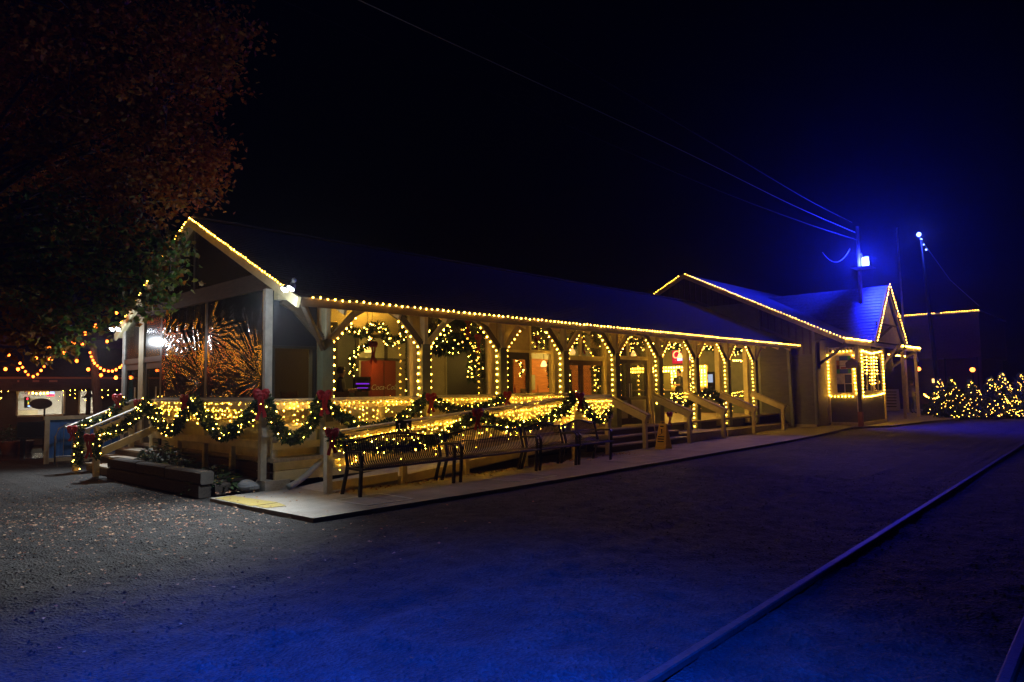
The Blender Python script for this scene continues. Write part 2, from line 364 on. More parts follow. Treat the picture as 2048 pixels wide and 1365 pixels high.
def track():
    ys = (2.06, .58); K = .0194
    for i, y in enumerate(ys):
        t = thing('train_rail', ['steel rail nearer the platform, running diagonally across the yard', 'steel rail cut off by the bottom corner, farthest from the platform'][i], 'rail', (20, y, GZ), 'railway rails')
        prof = [(-.07, 0), (.07, 0), (.07, .015), (.012, .035), (.012, .09), (.035, .1), (.035, .135), (.025, .142), (-.025, .142), (-.035, .135), (-.035, .1), (-.012, .09), (-.012, .035), (-.07, .015)]
        segs = [(-14, 4.6), (4.605, 13.6), (13.605, 30), (30.005, 62)]
        for a, c in segs:
            b = MB(); b.ext([(a, y+K*a+p, GZ-.1+q) for p, q in prof], (c-a, K*(c-a), 0)); b.build('rail_length', M['rail'], t)
        for a, c in segs[1:]:
            for s in (-1, 1): pbeam('joint_bar', M['rail'], t, (a-.3, y+K*(a-.3)+s*.02, GZ-.03), (a+.3, y+K*(a+.3)+s*.02, GZ-.03), .014, .05)
    b = MB()
    for i in range(70):
        x = -8+i*.62; b.box((x, .0+K*x, GZ-.18), (x+.2, 2.75+K*x, GZ-.05))
    o = b.build('railway_sleepers', M['timber'], None, False, 'structure')
track()
def platform():
    p = thing('concrete_platform', None, None); p['kind'] = 'structure'
    edge = [(4.66, 7.83), (8.5, 7.68), (14.7, 7.7), (20.6, 7.7), (24.0, 7.92), (27.4, 8.2), (29.2, 7.2), (32.7, 6.97), (36.5, 6.2), (48, 6.0)]
    def ey(x):
        for a, c in zip(edge, edge[1:]):
            if x <= c[0]: return a[1]+(c[1]-a[1])*max(0, (x-a[0]))/(c[0]-a[0])
        return 6.0
    xs = [4.66+i*1.52 for i in range(16)]+[27.4, 29.2, 31, 32.7, 34.6, 36.5, 40, 48]
    for a, c in zip(xs, xs[1:]):
        g = .006
        back = 10.6 if a < 13 else (11 if a < 26.4 else 13)
        la = 0 if a > 5 else -.1
        poly = [(a+g+la*0, ey(a), 0), (c-g, ey(c), 0), (c-g, 9.28, 0), (a+g-(.08 if a < 5 else 0), 9.28, 0)]
        b = MB(); b.ext([Vector(q) for q in poly], (0, 0, -.13)); b.build('slab', M['concrete'], p)
        poly = [(a+g-(.08 if a < 5 else 0), 9.292, -.004), (c-g, 9.292, -.004), (c-g, back, -.004), (a+g-(.12 if a < 5 else 0), back, -.004)]
        b = MB(); b.ext([Vector(q) for q in poly], (0, 0, -.12)); b.build('slab', M['concrete'], p)
    # paint
    b = MB(); y0 = [(4.575, 10.5), (4.85, 10.5), (4.99, 9.34), (4.6, 9.34)]
    b.ext([(x, y, .0005) for x, y in y0], (0, 0, .003)); b.ext([(4.625, 9.27, .0045), (4.97, 9.27, .0045), (4.9, 8.95, .0045), (4.64, 9.0, .0045)], (0, 0, .003)); b.build('yellow_edge_marking', M['yellow'], p)
    def outline(q, w=.035):
        b = MB(); q = [Vector((x, y, .006)) for x, y in q]
        for a, c in zip(q, q[1:]+q[:1]):
            d = (c-a).normalized()*w/2; b.beam(a-d*.99, c+d*.99, w, .004+R0.random()*.0015)
        b.build('white_marking', M['whitep'], p)
    outline([(5.6, 8.85), (5.66, 8.08), (6.42, 8.03), (6.4, 8.8)])
    outline([(8.6, 8.75), (8.72, 8.05), (9.7, 8.0), (9.62, 8.7)])
    outline([(12.4, 8.75), (12.5, 8.0), (13.9, 7.98), (13.8, 8.7)])
platform()
# ------------------------------------------------------------------ long open-sided depot pavilion
RX0, RX1 = 5.5, 26.45
EY, EZ, RY, RZ, BY = 9.7, 3.1, 13.97, 5.14, 18.3
SL = (RZ-EZ)/(RY-EY)
FZ = .5
PX = [6.65+2.275*k for k in range(9)]
PY = 10.8
def courses(b, x0, x1, y0, z0, y1, z1, n, lip=.014):
    for i in range(n):
        t0, t1 = i/n, (i+1)/n
        ya, yb = y0+(y1-y0)*t0, y0+(y1-y0)*t1; za, zb = z0+(z1-z0)*t0, z0+(z1-z0)*t1
        b.add([(x0, ya, za+lip), (x1, ya, za+lip), (x1, yb, zb), (x0, yb, zb), (x0, ya, za), (x1, ya, za)], [(0, 1, 2, 3), (4, 5, 1, 0)])
pav = thing('depot_pavilion', 'long low hall with dark gabled roof and glazed porch bays outlined in warm bulbs', 'building')
def roofs():
    b = MB(); courses(b, RX0, RX1, EY, EZ-.02, RY, RZ-.02, 34); b.build('roof_slope', M['shingle'], pav)
    b = MB(); courses(b, RX0, RX1, BY, RZ-SL*(BY-RY)-.02, RY, RZ-.02, 34); b.build('roof_slope', M['shingle'], pav)
    b = MB(); b.beam((RX0, RY, RZ-.005), (RX1, RY, RZ-.005), .26, .03); b.build('ridge_cap', M['shingle'], pav)
    b = MB()
    b.ext([(RX0+.07, EY+.06, EZ-.1), (RX0+.07, RY, RZ-.1), (RX0+.07, RY, RZ-.07), (RX0+.07, EY+.06, EZ-.07)], (RX1-RX0-.1, 0, 0)); b.build('ceiling_boards', M['ceiling'], pav)
    b = MB()
    b.ext([(RX0+.07, BY-.06, EZ-.1), (RX0+.07, RY, RZ-.1), (RX0+.07, RY, RZ-.07), (RX0+.07, BY-.06, EZ-.07)], (RX1-RX0-.1, 0, 0)); b.build('ceiling_boards', M['ceiling'], pav)
    x = RX0+.9
    while x < RX1-.3:
        b = MB(); b.beam((x, EY+.07, EZ-.17), (x, RY, RZ-.17), .05, .13); b.build('rafter', M['ceiling'], pav); x += 1.14
    part('fascia_board', M['brown'], pav, lambda b: b.box((RX0+.05, EY-.012, EZ-.155), (RX1, EY+.03, EZ-.035)))
    part('drip_edge', M['dkbrace'], pav, lambda b: b.box((RX0+.05, EY-.011, EZ-.032), (RX1, EY+.04, EZ-.012)))
    for (y0, y1) in ((EY, RY), (BY, RY)):
        z0 = RZ-SL*abs(y0-RY)
        b = MB(); b.beam((RX0, y0, z0-.1), (RX0, y1-.001 if y0 < RY else y1+.001, RZ-.1), .05, .17, up=(0, 0, 1)); b.build('rake_board', M['cream'], pav)
        b = MB(); b.beam((RX0+.1, y0+(.1 if y0 < RY else -.1), z0-.16+.05), (RX0+.1, y1, RZ-.16), .16, .02); b.build('rake_soffit', M['cream'], pav)
roofs()
WX = 5.6  # end wall
def endwall():
    part('header_beam', M['brown'], pav, lambda b: b.box((WX-.02, 10.9, 3.36), (WX+.1, 17.95, 3.66)))
    z2 = 3.66
    def tri(b):
        ya = EY+(z2+.12-EZ)/SL; yb = BY-(ya-EY)
        b.ext([(WX+.02, ya, z2), (WX+.02, yb, z2), (WX+.02, RY, RZ-.12)], (.03, 0, 0))
    part('gable_panel', DARKGL, pav, tri)
    part('gable_mullion', M['bronze'], pav, lambda b: b.box((WX-.0, RY-.03, 3.66), (WX+.018, RY+.03, RZ-.2)))
    for y, w, m in ((10.95, .085, 'white'), (13.27, .09, 'bronze'), (15.55, .09, 'bronze'), (16.75, .3, 'tan'), (17.95, .12, 'white')):
        part('wall_post', M[m], pav, lambda b: b.box((WX-.03, y-w/2, FZ), (WX+.1, y+w/2, 3.358)))
    part('sill_rail', M['white'], pav, lambda b: b.box((WX-.05, 11.0, 1.44), (WX+.08, 15.5, 1.5)))
    part('kneewall', M['cream'], pav, lambda b: b.box((WX+.0, 11.0, FZ-.1), (WX+.07, 15.5, 1.438)))
    # polycarbonate transoms and glazed double door at the far end
    for ya, yb in ((15.6, 16.6), (16.9, 17.89)):
        part('transom_panel', POLY, pav, lambda b: b.box((WX, ya, 2.42), (WX+.02, yb, 3.355)))
        part('door_head', M['bronze'], pav, lambda b: b.box((WX-.02, ya, 2.3), (WX+.07, yb, 2.418)))
        d = pbox('door', M['bronze'], pav, (WX+.01, ya, FZ+.02), (WX+.05, ya+.12, 2.298))
        part('door_stile', M['bronze'], d, lambda b: b.box((WX+.01, yb-.12, FZ+.02), (WX+.05, yb, 2.298)))
        pbox('door_rail', M['bronze'], d, (WX+.01, ya+.12, FZ+.02), (WX+.05, yb-.12, FZ+.85)); pbox('door_rail', M['bronze'], d, (WX+.01, ya+.12, 2.16), (WX+.05, yb-.12, 2.298))
        part('door_pane', GL, d, lambda b: b.box((WX+.022, ya+.12, FZ+.85), (WX+.034, yb-.12, 2.16)))
        part('handle', M['chrome'], d, lambda b: b.tube([(WX-.03, ya+.2, 1.2), (WX-.03, ya+.2, 1.75)], .014, 8))
endwall()
def floor_and_skirt():
    b = MB(); b.box((5.56, 10.55, FZ-.06), (26.4, 18.1, FZ)); b.build('porch_floor', M['deck'], pav)
    for x0, x1 in ((5.6, 8.0), (8.005, 10.5), (10.505, 13.4)):
        part('skirt_board', M['cream'], pav, lambda b: b.box((x0, 10.6, .12), (x1, 10.64, .29)))
        part('skirt_board', M['cream'], pav, lambda b: b.box((x0, 10.61, .3), (x1, 10.65, .438)))
    for z0, z1, m in ((.1, .26, 'brown'), (.27, .42, 'brown'), (-.05, .09, 'brown')):
        part('end_skirt_board', M[m], pav, lambda b: b.box((5.6, 10.66, z0), (5.64, 18.0, z1)))
    for x in (5.75, 8.9, 11.2): part('pier', M['block'], pav, lambda b: b.box((x-.14, 10.95, -.1), (x+.14, 11.25, .44)))
    part('underfloor_wall', M['char'], pav, lambda b: b.box((5.7, 11.3, -.1), (26.3, 11.36, .435)))
floor_and_skirt()
def posts():
    part('porch_beam', M['cream'], pav, lambda b: b.box((5.7, PY-.07, 3.17), (26.4, PY+.07, 3.42)))
    for k, x in enumerate(PX):
        zb = FZ if k < 4 else (.2 if k >= 6 else FZ-.15)
        p = part('porch_post', M['cream'], pav, lambda b: b.beam((x+.02, PY, zb), (x+.02, PY, 3.169), .11, .15, up=(0, 1, 0)))
        part('post_sleeve', M['sage'], p, lambda b: (b.box((x-.1, PY-.095, zb+.01), (x-.04, PY+.1, 2.52)), b.box((x+.08, PY-.095, zb+.01), (x+.12, PY+.1, 2.52)), b.box((x-.04, PY-.1, zb+.01), (x+.08, PY-.08, 2.53))))
        part('wall_jamb', M['cream'], p, lambda b: b.box((x-.09, 11.04, zb), (x+.09, 11.2, 3.3)))
        for s in (-1, 1):
            if k == 8 and s == 1: xe = x+.95
            a = (x+.02+s*.06, PY, 2.5); c = (x+.02+s*.68, PY, 3.14)
            def br(b):
                pts = [Vector((x+.02+s*.05, PY, 2.42)), Vector((x+.02+s*.12, PY, 2.56)), Vector((x+.02+s*.6, PY, 3.04)), Vector((x+.02+s*.74, PY, 3.11)), Vector((x+.02+s*.86, PY, 3.165))]
                for q, w in zip(pts, pts[1:]): b.beam(q, w, .085, .14 if s < 0 else .11, up=(0, 0, 1), ch=.006)
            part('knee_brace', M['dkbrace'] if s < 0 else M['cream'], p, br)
    # outrigger brace up to the gable corner
    part('corner_brace', M['dkbrace'], pav, lambda b: b.beam((PX[0]-.07, PY-.05, 2.35), (5.62, 9.8, 3.02), .075, .09))
posts()
def wall_bays():
    y0 = 11.1
    # corner bay between gable wall and first post: dark upper panel over a window
    part('corner_panel', M['navyp'], pav, lambda b: b.box((5.72, 10.93, 2.4), (6.56, 10.97, 3.34)))
    part('corner_kneewall', M['cream'], pav, lambda b: b.box((5.72, 10.93, FZ), (6.56, 10.97, 1.42)))
    w = part('window', M['bronze'], pav, lambda b: (b.box((5.72, 10.93, 1.42), (5.76, 10.97, 2.398)), b.box((6.5, 10.93, 1.42), (6.56, 10.97, 2.398)), b.box((5.76, 10.93, 2.35), (6.5, 10.97, 2.398))))
    part('pane', GL, w, lambda b: b.box((5.76, 10.945, 1.43), (6.5, 10.955, 2.35)))
    for k in range(-1, 8):
        xa = (5.75 if k < 0 else PX[k]+.09); xb = (PX[k+1]-.09)
        if k < 0: continue
        if k < 4: part('bay_kneewall', M['cream'], pav, lambda b: b.box((xa, y0, FZ), (xb, y0+.06, 1.4)))
        def frame(name, bars, parent=pav, mm='cream'):
            def f(b):
                for q in bars: b.box((q[0], y0-.02-.001*len(bars), q[2]), (q[1], y0+.06, q[3]))
            return part(name, M[mm], parent, f)
        if k in (0, 1):
            w = frame('window', [(xa, xa+.05, 1.4, 3.4), (xb-.05, xb, 1.4, 3.4), (xa+.05, xb-.05, 1.4, 1.46), (xa+.05, xb-.05, 3.36, 3.4)])
            part('pane', GL, w, lambda b: b.box((xa+.05, y0+.01, 1.46), (xb-.05, y0+.02, 3.36)))
        elif k == 2:
            xm = 12.54
            w = frame('window', [(xa, xa+.05, 1.4, 3.25), (xb-.06, xb, 1.4, 3.25), (xm-.03, xm+.03, 1.46, 3.25), (xa+.05, xm-.03, 2.47, 2.53), (xm+.03, xb-.06, 2.47, 2.55), (xa+.05, xb-.06, 1.4, 1.455)])
            part('solid_panel', M['tan'], w, lambda b: b.box((xa+.05, y0, 2.535), (xm-.03, y0+.02, 3.22)))
            part('inner_sash', M['bronze'], w, lambda b: (b.box((xa+.051, y0, 2.3), (xm-.031, y0+.03, 2.469)), b.box((xm-.14, y0, 1.456), (xm-.031, y0+.03, 2.3)), b.box((xa+.051, y0, 1.456), (xa+.11, y0+.03, 2.3))))
            part('pane', GL, w, lambda b: b.box((xa+.11, y0+.01, 1.46), (xm-.14, y0+.02, 2.3)))
            part('pane', GL, w, lambda b: b.box((xm+.031, y0+.01, 2.55), (xb-.06, y0+.02, 3.22)))
        elif k == 3:
            xm = xa+1.03
            w = frame('window', [(xa, xa+.05, 1.4, 3.25), (xb-.08, xb, 1.4, 3.25), (xa+.05, xb-.08, 2.33, 2.45), (xm-.03, xm+.03, 2.451, 3.25)])
            part('inner_sash', M['darkwood'], w, lambda b: (b.box((xm-.07, y0, 1.4), (xm+.09, y0+.05, 2.328)), b.box((xa+.05, y0, 2.2), (xm-.07, y0+.05, 2.328)), b.box((xm+.09, y0, 2.2), (xb-.08, y0+.05, 2.328))))
            for q, e, z0, z1 in ((xa+.05, xm-.07, 1.4, 2.2), (xm+.09, xb-.08, 1.4, 2.2), (xa+.05, xm-.03, 2.45, 3.22), (xm+.03, xb-.08, 2.45, 3.22)):
                part('pane', GL, w, lambda b: b.box((q+.001, y0+.012, z0), (e-.001, y0+.022, z1)))
        elif k == 4:
            xm = (xa+xb)/2
            w = frame('window', [(xa, xa+.06, FZ, 3.25), (xb-.06, xb, FZ, 3.25), (xa+.06, xb-.06, 2.4, 2.5), (xm-.03, xm+.03, 2.501, 3.25)])
            for q, e in ((xa+.06, xm-.03), (xm+.03, xb-.06)): part('pane', GL, w, lambda b: b.box((q, y0+.012, 2.5), (e, y0+.022, 3.22)))
            for q, e in ((xa+.062, xm-.004), (xm+.004, xb-.062)):
                d = part('door', M['bronze'], pav, lambda b: (b.box((q, y0+.002, FZ+.01), (q+.09, y0+.045, 2.39)), b.box((e-.09, y0+.002, FZ+.01), (e, y0+.045, 2.39)), b.box((q+.09, y0+.002, 2.28), (e-.09, y0+.045, 2.39)), b.box((q+.09, y0+.002, 1.22), (e-.09, y0+.045, 1.32)), b.box((q+.09, y0+.002, FZ+.01), (e-.09, y0+.045, FZ+.2))))
                part('door_panel', M['plaster'], d, lambda b: b.box((q+.09, y0+.015, FZ+.2), (e-.09, y0+.03, 1.22)))
                part('door_pane', GL, d, lambda b: b.box((q+.09, y0+.018, 1.32), (e-.09, y0+.026, 2.28)))
                part('handle', M['chrome'], d, lambda b: b.tube([(e-.05 if q < xm-.1 else q+.05, y0-.04, 1.3), (e-.05 if q < xm-.1 else q+.05, y0-.04, 1.7)], .012, 8))
        else:
            frame('bay_header', [(xa, xb, 3.0, 3.25)], mm='cream')
    # end wall of the porch against the taller depot, inside the hall
    part('inner_end_wall', M['sage'], pav, lambda b: b.box((26.36, 11.2, FZ), (26.42, 18.0, 4.9)))
    b = MB(); siding(b, (26.4, 9.95, 0), (26.4, 11.2, 0), .02, 3.3, (-1, 0, 0), .16, .032); b.build('lap_siding', M['olive'], pav)
    for y, w, x in ((10.02, .12, 26.36),):
        part('corner_board', M['sage'], pav, lambda b: b.beam((x, y, 0), (x-.02, y+.06, 3.15), .1, .12, up=(0, 1, 0)))
    # hall interior
    part('back_wall', M['char'], pav, lambda b: b.box((5.72, 17.6, FZ), (26.3, 17.7, 3.4)))
    part('hall_partition', M['poster'], pav, lambda b: b.box((12.35, 16.0, FZ), (16.3, 16.1, 3.9)))
    part('partition_door_casing', M['plaster'], pav, lambda b: (b.box((12.95, 15.95, FZ), (13.02, 15.999, 2.62)), b.box((14.05, 15.95, FZ), (14.12, 15.999, 2.62)), b.box((12.95, 15.95, 2.621), (14.12, 15.999, 2.7))))
    d = pbox('inner_door', M['plaster'], pav, (13.021, 15.97, FZ+.01), (14.049, 15.999, 2.618))
    part('handle', M['chrome'], d, lambda b: b.ball((13.12, 15.95, 1.5), .03))
    # windowed wall seen through the first bay
    yb = 15.6
    w = part('hall_window', M['bronze'], pav, lambda b: (b.box((10.55, yb, FZ), (10.65, yb+.06, 3.15)), b.box((11.5, yb, 1.3), (11.6, yb+.06, 3.15)), b.box((12.25, yb, FZ), (12.348, yb+.06, 3.15)), b.box((10.65, yb, 3.05), (12.25, yb+.059, 3.15)), b.box((10.65, yb, 2.42), (12.25, yb+.058, 2.5)), b.box((10.65, yb, 1.25), (12.25, yb+.058, 1.33))))
    part('frosted_pane', M['plaster'], w, lambda b: (b.box((10.651, yb+.02, 2.5), (11.5, yb+.03, 3.05)), b.box((11.6, yb+.02, 2.5), (12.25, yb+.03, 3.05)), b.box((11.6, yb+.02, 1.33), (12.25, yb+.03, 2.42)), b.box((10.651, yb+.02, FZ), (11.5, yb+.03, 2.42))))
    part('side_partition', M['timber'], pav, lambda b: b.box((8.6, 16.4, FZ), (10.5, 16.46, 3.5)))
    # boarded orange wall and corrugated sheet seen through the second and third bays
    y1 = 15.2; k = 0; z = FZ
    while z < 2.45:
        b = MB(); b.box((16.35, y1+R0.uniform(-.003, .003), z), (20.6, y1+.03, z+.148)); b.build('pine_board', M['pine'], pav); z += .15
    def cor(b):
        n = 40
        for i in range(n):
            z = 2.46+i*1.1/n; b.box((16.35, y1+.02*(i % 2), z), (20.6, y1+.06, z+1.1/n))
    part('corrugated_sheet', M['corr'], pav, cor)
wall_bays()
def interior_things():
    t = thing('drink_cooler', 'tall red drinks cooler with white script lettering inside the hall', 'drink cooler', (11.05, 15.3, FZ))
    pbox('cabinet', M['fridge'], t, (10.68, 15.05, FZ), (11.46, 15.55, 2.4))
    part('base_grille', M['iron'], t, lambda b: b.box((10.7, 15.03, FZ+.02), (11.44, 15.049, FZ+.14)))
    part('door_seam', M['iron'], t, lambda b: b.box((11.06, 15.043, FZ+.15), (11.075, 15.049, 2.38)))
    cu = bpy.data.curves.new('lettering', 'FONT'); cu.body = 'Coca-Cola'; cu.size = .2; cu.shear = .35; cu.extrude = .003; cu.align_x = 'CENTER'
    tmp = bpy.data.objects.new('lettering_tmp', cu); COL.objects.link(tmp); bpy.context.view_layer.update()
    me = bpy.data.meshes.new_from_object(tmp.evaluated_get(bpy.context.evaluated_depsgraph_get())); bpy.data.objects.remove(tmp)
    me.materials.clear(); me.materials.append(M['whitep'])
    o = bpy.data.objects.new('lettering', me); COL.objects.link(o); o.matrix_world = Matrix.Translation((11.07, 15.04, 1.62)) @ Matrix.Rotation(math.pi/2, 4, 'X'); put(o, t)
    t = thing('screen_monitor', 'small monitor showing purple picture beside the red cooler', 'monitor', (10.1, 14.6, FZ))
    pbox('stand', M['iron'], t, (9.95, 14.6, FZ), (10.05, 14.7, 1.62)); pbox('housing', M['iron'], t, (9.8, 14.55, 1.6), (10.28, 14.62, 1.95))
    pbox('screen', E_['purple'], t, (9.84, 14.545, 1.76), (10.24, 14.549, 1.79)); pbox('screen', E_['purple'], t, (9.88, 14.545, 1.66), (10.2, 14.549, 1.68))
    # tables and chairs of the hall
    for i, (x, y) in enumerate(((8.1, 13.6), (9.6, 13.2), (15.5, 13.6))):
        t = thing('dining_table', ['dark dining table behind the first glazed bay, left side', 'dark dining table in the hall before the purple monitor', 'dark dining table before the orange boarded wall'][i], 'table', (x, y, FZ), 'hall tables')
        pbox('table_top', M['darkwood'], t, (x-.45, y-.4, 1.22), (x+.45, y+.4, 1.26)); part('pedestal', M['iron'], t, lambda b: b.lathe((x, y, FZ), [(.25, 0), (.25, .02), (.04, .05), (.04, .72)], 12))
    for i, (x, y, rz) in enumerate(((7.5, 13.4, 0), (8.75, 13.7, 3.1), (9.1, 13.0, .2), (15.0, 13.3, 0))):
        t = thing('dining_chair', 'high backed dark chair inside the hall, ' + ['nearest the gable end', 'right of the first table', 'left of the second table', 'before the orange boarded wall'][i], 'chair', (0, 0, 0), 'hall chairs')
        pbox('seat', M['darkwood'], t, (-.2, -.2, .44), (.2, .2, .48)); pbox('backrest', M['darkwood'], t, (-.2, .17, .6), (.2, .2, 1.08))
        for a in (-1, 1):
            for c in (-1, 1): pbox('leg', M['darkwood'], t, (a*.18-.02, c*.18-.02, 0), (a*.18+.02, c*.18+.02, .44 if c < 0 else 1.1))
        t.location = (x, y, FZ); t.rotation_euler = (0, 0, rz)
    # pendant lamps
    for i, (x, y, z) in enumerate(((10.3, 14.7, 2.7), (11.5, 16.2, 2.85), (15.3, 13.0, 2.35), (17.2, 13.4, 2.8), (20.4, 13.2, 2.8), (23.3, 13.0, 2.8))):
        t = thing('pendant_lamp', 'small warm pendant lamp hanging inside ' + ['the first bay', 'the hall behind the windowed wall, lighting the ceiling', 'low before the orange wall', 'behind the double door', 'before the order window', 'near the inner end wall'][i], 'lamp', (x, y, z), 'pendant lamps')
        part('lamp_shade', E_['lamp'], t, lambda b: b.lathe((x, y, z-.12), [(.085, 0), (.1, .03), (.06, .14), (.02, .18)], 12), True)
        part('cord', M['wire'], t, lambda b: b.tube([(x, y, z+.05), (x, y, RZ-SL*abs(y-RY)-.1)], .006, 5))
        ld = bpy.data.lights.new('pendant_light', 'POINT'); ld.color = (1, .6, .1); ld.energy = (60, 90, 60, 70, 100, 100)[i]; ld.shadow_soft_size = .1
        lo = bpy.data.objects.new('pendant_light', ld); COL.objects.link(lo); lo.location = (x, y, z+(.22 if i == 1 else -.2)); put(lo, t)
    # menu board, notice, counter with bottles by the orange wall
    a = onx  # order window wall lies on the inner end wall
    t = thing('menu_board', 'black chalk menu board on the orange boarded wall', 'menu board', (19.0, 15.17, 1.2))
    pbox('panel', M['poster'], t, (18.5, 15.13, 1.3), (19.35, 15.165, 2.25))
    for i in range(9):
        for j in range(3):
            w = R0.uniform(.12, .2); pbox('chalk_line', M['plaster'], t, (18.56+j*.26, 15.124, 2.15-i*.09), (18.56+j*.26+w, 15.129, 2.175-i*.09))
    tag(pbox('wall_notice', M['plaster'], None, (16.9, 15.14, 1.55), (17.35, 15.165, 2.05)), 'pale notice board on the orange boarded wall', 'notice')
    t = thing('bar_counter', 'low dark counter with red and blue bottles before the orange wall', 'counter', (16.2, 14.6, FZ))
    pbox('counter_body', M['darkwood'], t, (15.2, 14.3, FZ), (17.4, 14.8, 1.42)); pbox('counter_top', M['brown'], t, (15.15, 14.25, 1.421), (17.45, 14.85, 1.46))
    for i in range(3):
        x = 15.6+i*.55
        o = MB().lathe((x, 14.45, 1.461), [(.03, 0), (.032, .13), (.012, .18), (.012, .25)], 8).build('bottle', [M['red'], M['sblue'], M['samber']][i % 3], None)
        tag(o, 'small %s bottle standing on the dark counter before the orange wall' % ['red', 'blue', 'amber'][i % 3], 'bottle', 'bottles on the counter')
    # order window with rows of bulbs on the inner end wall
    xw = 26.3
    def P(px, py): v = a(px, py, xw); return v
    t = thing('order_window', 'cream framed order window outlined by double rows of bulbs', 'serving window', P(1380, 790))
    z1, z2 = P(1360, 735).z, P(1360, 742).z
    yl, yr = P(1262, 740).y, P(1416, 740).y
    pbox('header_board', M['cream'], t, (xw-.02, yr, z2-.05), (xw+.05, yl, z1+.06))
    zb = P(1380, 779).z
    for p0, p1 in ((1342, 1353), (1402, 1415), (1290, 1297)):
        part('jamb', M['cream'], t, lambda b: b.box((xw-.01, P(p1, 760).y, zb), (xw+.05, P(p0, 760).y, z2-.051)))
    pbox('counter_shelf', M['cream'], t, (xw-.3, yr, zb-.06), (xw+.05, yl, zb-.001))
    part('lit_back_panel', M['plaster'], t, lambda b: b.box((xw+.052, P(1402, 760).y, zb), (xw+.058, P(1353, 760).y, z2-.05)))
    bulbs_on(t, arc([(xw-.05, yl, z1), (xw-.05, yr, z1)], .13), .03, E_['c9'])
    bulbs_on(t, arc([(xw-.05, yl, z2), (xw-.05, yr, z2)], .13), .03, E_['c9'])
    for px in (1345, 1352, 1404, 1411): bulbs_on(t, arc([(xw-.05, P(px, 750).y, z2-.1), (xw-.05, P(px, 750).y, zb+.05)], .13), .03, E_['c9'])
    # neon sign
    c = a(1362, 714, 26.2); q0, q1 = a(1345, 728, 26.2), a(1381, 700, 26.2)
    t = thing('neon_sign', 'red backlit neon sign reading Open with pale blue bar', 'neon sign', c)
    pbox('backing', E_['neonpanel'], t, (26.2, q1.y, q0.z), (26.26, q0.y, q1.z))
    pbox('blue_tube', E_['neonblue'], t, (26.17, q1.y+.02, q0.z+.12), (26.19, q0.y-.25, q0.z+.22))
    cu = bpy.data.curves.new('neon_lettering', 'FONT'); cu.body = 'Open'; cu.size = .46; cu.extrude = .01; cu.align_x = 'CENTER'; cu.shear = .15
    tmp = bpy.data.objects.new('neon_tmp', cu); COL.objects.link(tmp); bpy.context.view_layer.update()
    me = bpy.data.meshes.new_from_object(tmp.evaluated_get(bpy.context.evaluated_depsgraph_get())); bpy.data.objects.remove(tmp)
    me.materials.clear(); me.materials.append(E_['neonwhite'])
    o = bpy.data.objects.new('neon_lettering', me); COL.objects.link(o)
    o.matrix_world = Matrix.Translation((26.17, (q0.y+q1.y)/2-.1, (q0.z+q1.z)/2-.05)) @ Matrix(((0, 0, -1, 0), (-1, 0, 0, 0), (0, 1, 0, 0), (0, 0, 0, 1))); put(o, t)
    q0, q1 = a(1416, 780, 26.2), a(1427, 744, 26.2)
    t = thing('wall_television', 'narrow bright screen on the inner end wall', 'television', a(1421, 762, 26.2))
    pbox('housing', M['iron'], t, (26.2, q1.y, q0.z), (26.3, q0.y, q1.z)); pbox('screen', E_['tv'], t, (26.19, q1.y+.04, q0.z+.3), (26.199, q1.y+.25, q1.z-.1))
interior_things()
# ------------------------------------------------------------------ wrinkled clear vinyl storm sheets on the gable end
VINYL = glass('clear_vinyl', (.3, .3, .3), .26, .13, .6)
def vinyl(ya, yb, label, seed, foldtop):
    rg = random.Random(seed); nu, nv = 170, 150; z0, z1 = 1.51, 3.34; W_ = yb-ya; H_ = z1-z0
    fans = [((-.05, .3), 1.0), ((W_+.05, 1.25 if seed == 5 else .9), .9)]
    b = MB()
    def ridge(p): return 1-abs(MN.noise(p))*2
    for j in range(nv+1):
        v = j/nv
        for i in range(nu+1):
            u = i/nu; X_ = u*W_; Z_ = v*H_; d = 0.0
            for k, ((cx, cz), am) in enumerate(fans):   # creases fanning out of the tied corners
                rr = math.hypot(X_-cx, Z_-cz)+.05; an = math.atan2(Z_-cz, X_-cx)
                d += am*.020*ridge(Vector((an*5.5+k*9, rr*.9, seed)))*math.exp(-(rr/1.15)**2)
                d += am*.007*ridge(Vector((an*13+k*5, rr*1.8, seed+4)))*math.exp(-(rr/1.4)**2)
            calm = max(0, min(1, .45+1.6*MN.noise(Vector((X_*1.1, Z_*1.4, seed*3.1)))))
            if v < .74: d += calm*(.0075*ridge(Vector((X_*5, Z_*11, seed)))+.004*MN.noise(Vector((X_*17, Z_*22, seed))))
            else: d += foldtop*.02*math.sin(u*36+v*5+seed+1.5*MN.noise(Vector((X_*2, Z_, 1))))*min(1, (v-.74)*14)
            d += .02*math.sin(math.pi*v)*math.sin(math.pi*u)
            e = min(1, 8*u, 8*(1-u))
            b.v.append((WX-.03-d*e, ya+(yb-ya)*u, z0+(z1-z0)*v))
    for j in range(nv):
        for i in range(nu): k = j*(nu+1)+i; b.f.append((k, k+1, k+nu+2, k+nu+1))
    o = b.build('vinyl_sheet', VINYL, None, True); tag(o, label, 'plastic sheet', 'vinyl storm sheets')
    sm = o.modifiers.new('thickness', 'SOLIDIFY'); sm.thickness = .002
vinyl(13.33, 15.49, 'wrinkled clear vinyl sheet with deep folds at its top, nearer the glazed door', 2, 1.3)
vinyl(11.01, 13.21, 'wrinkled clear vinyl sheet beside the white corner post', 5, .35)

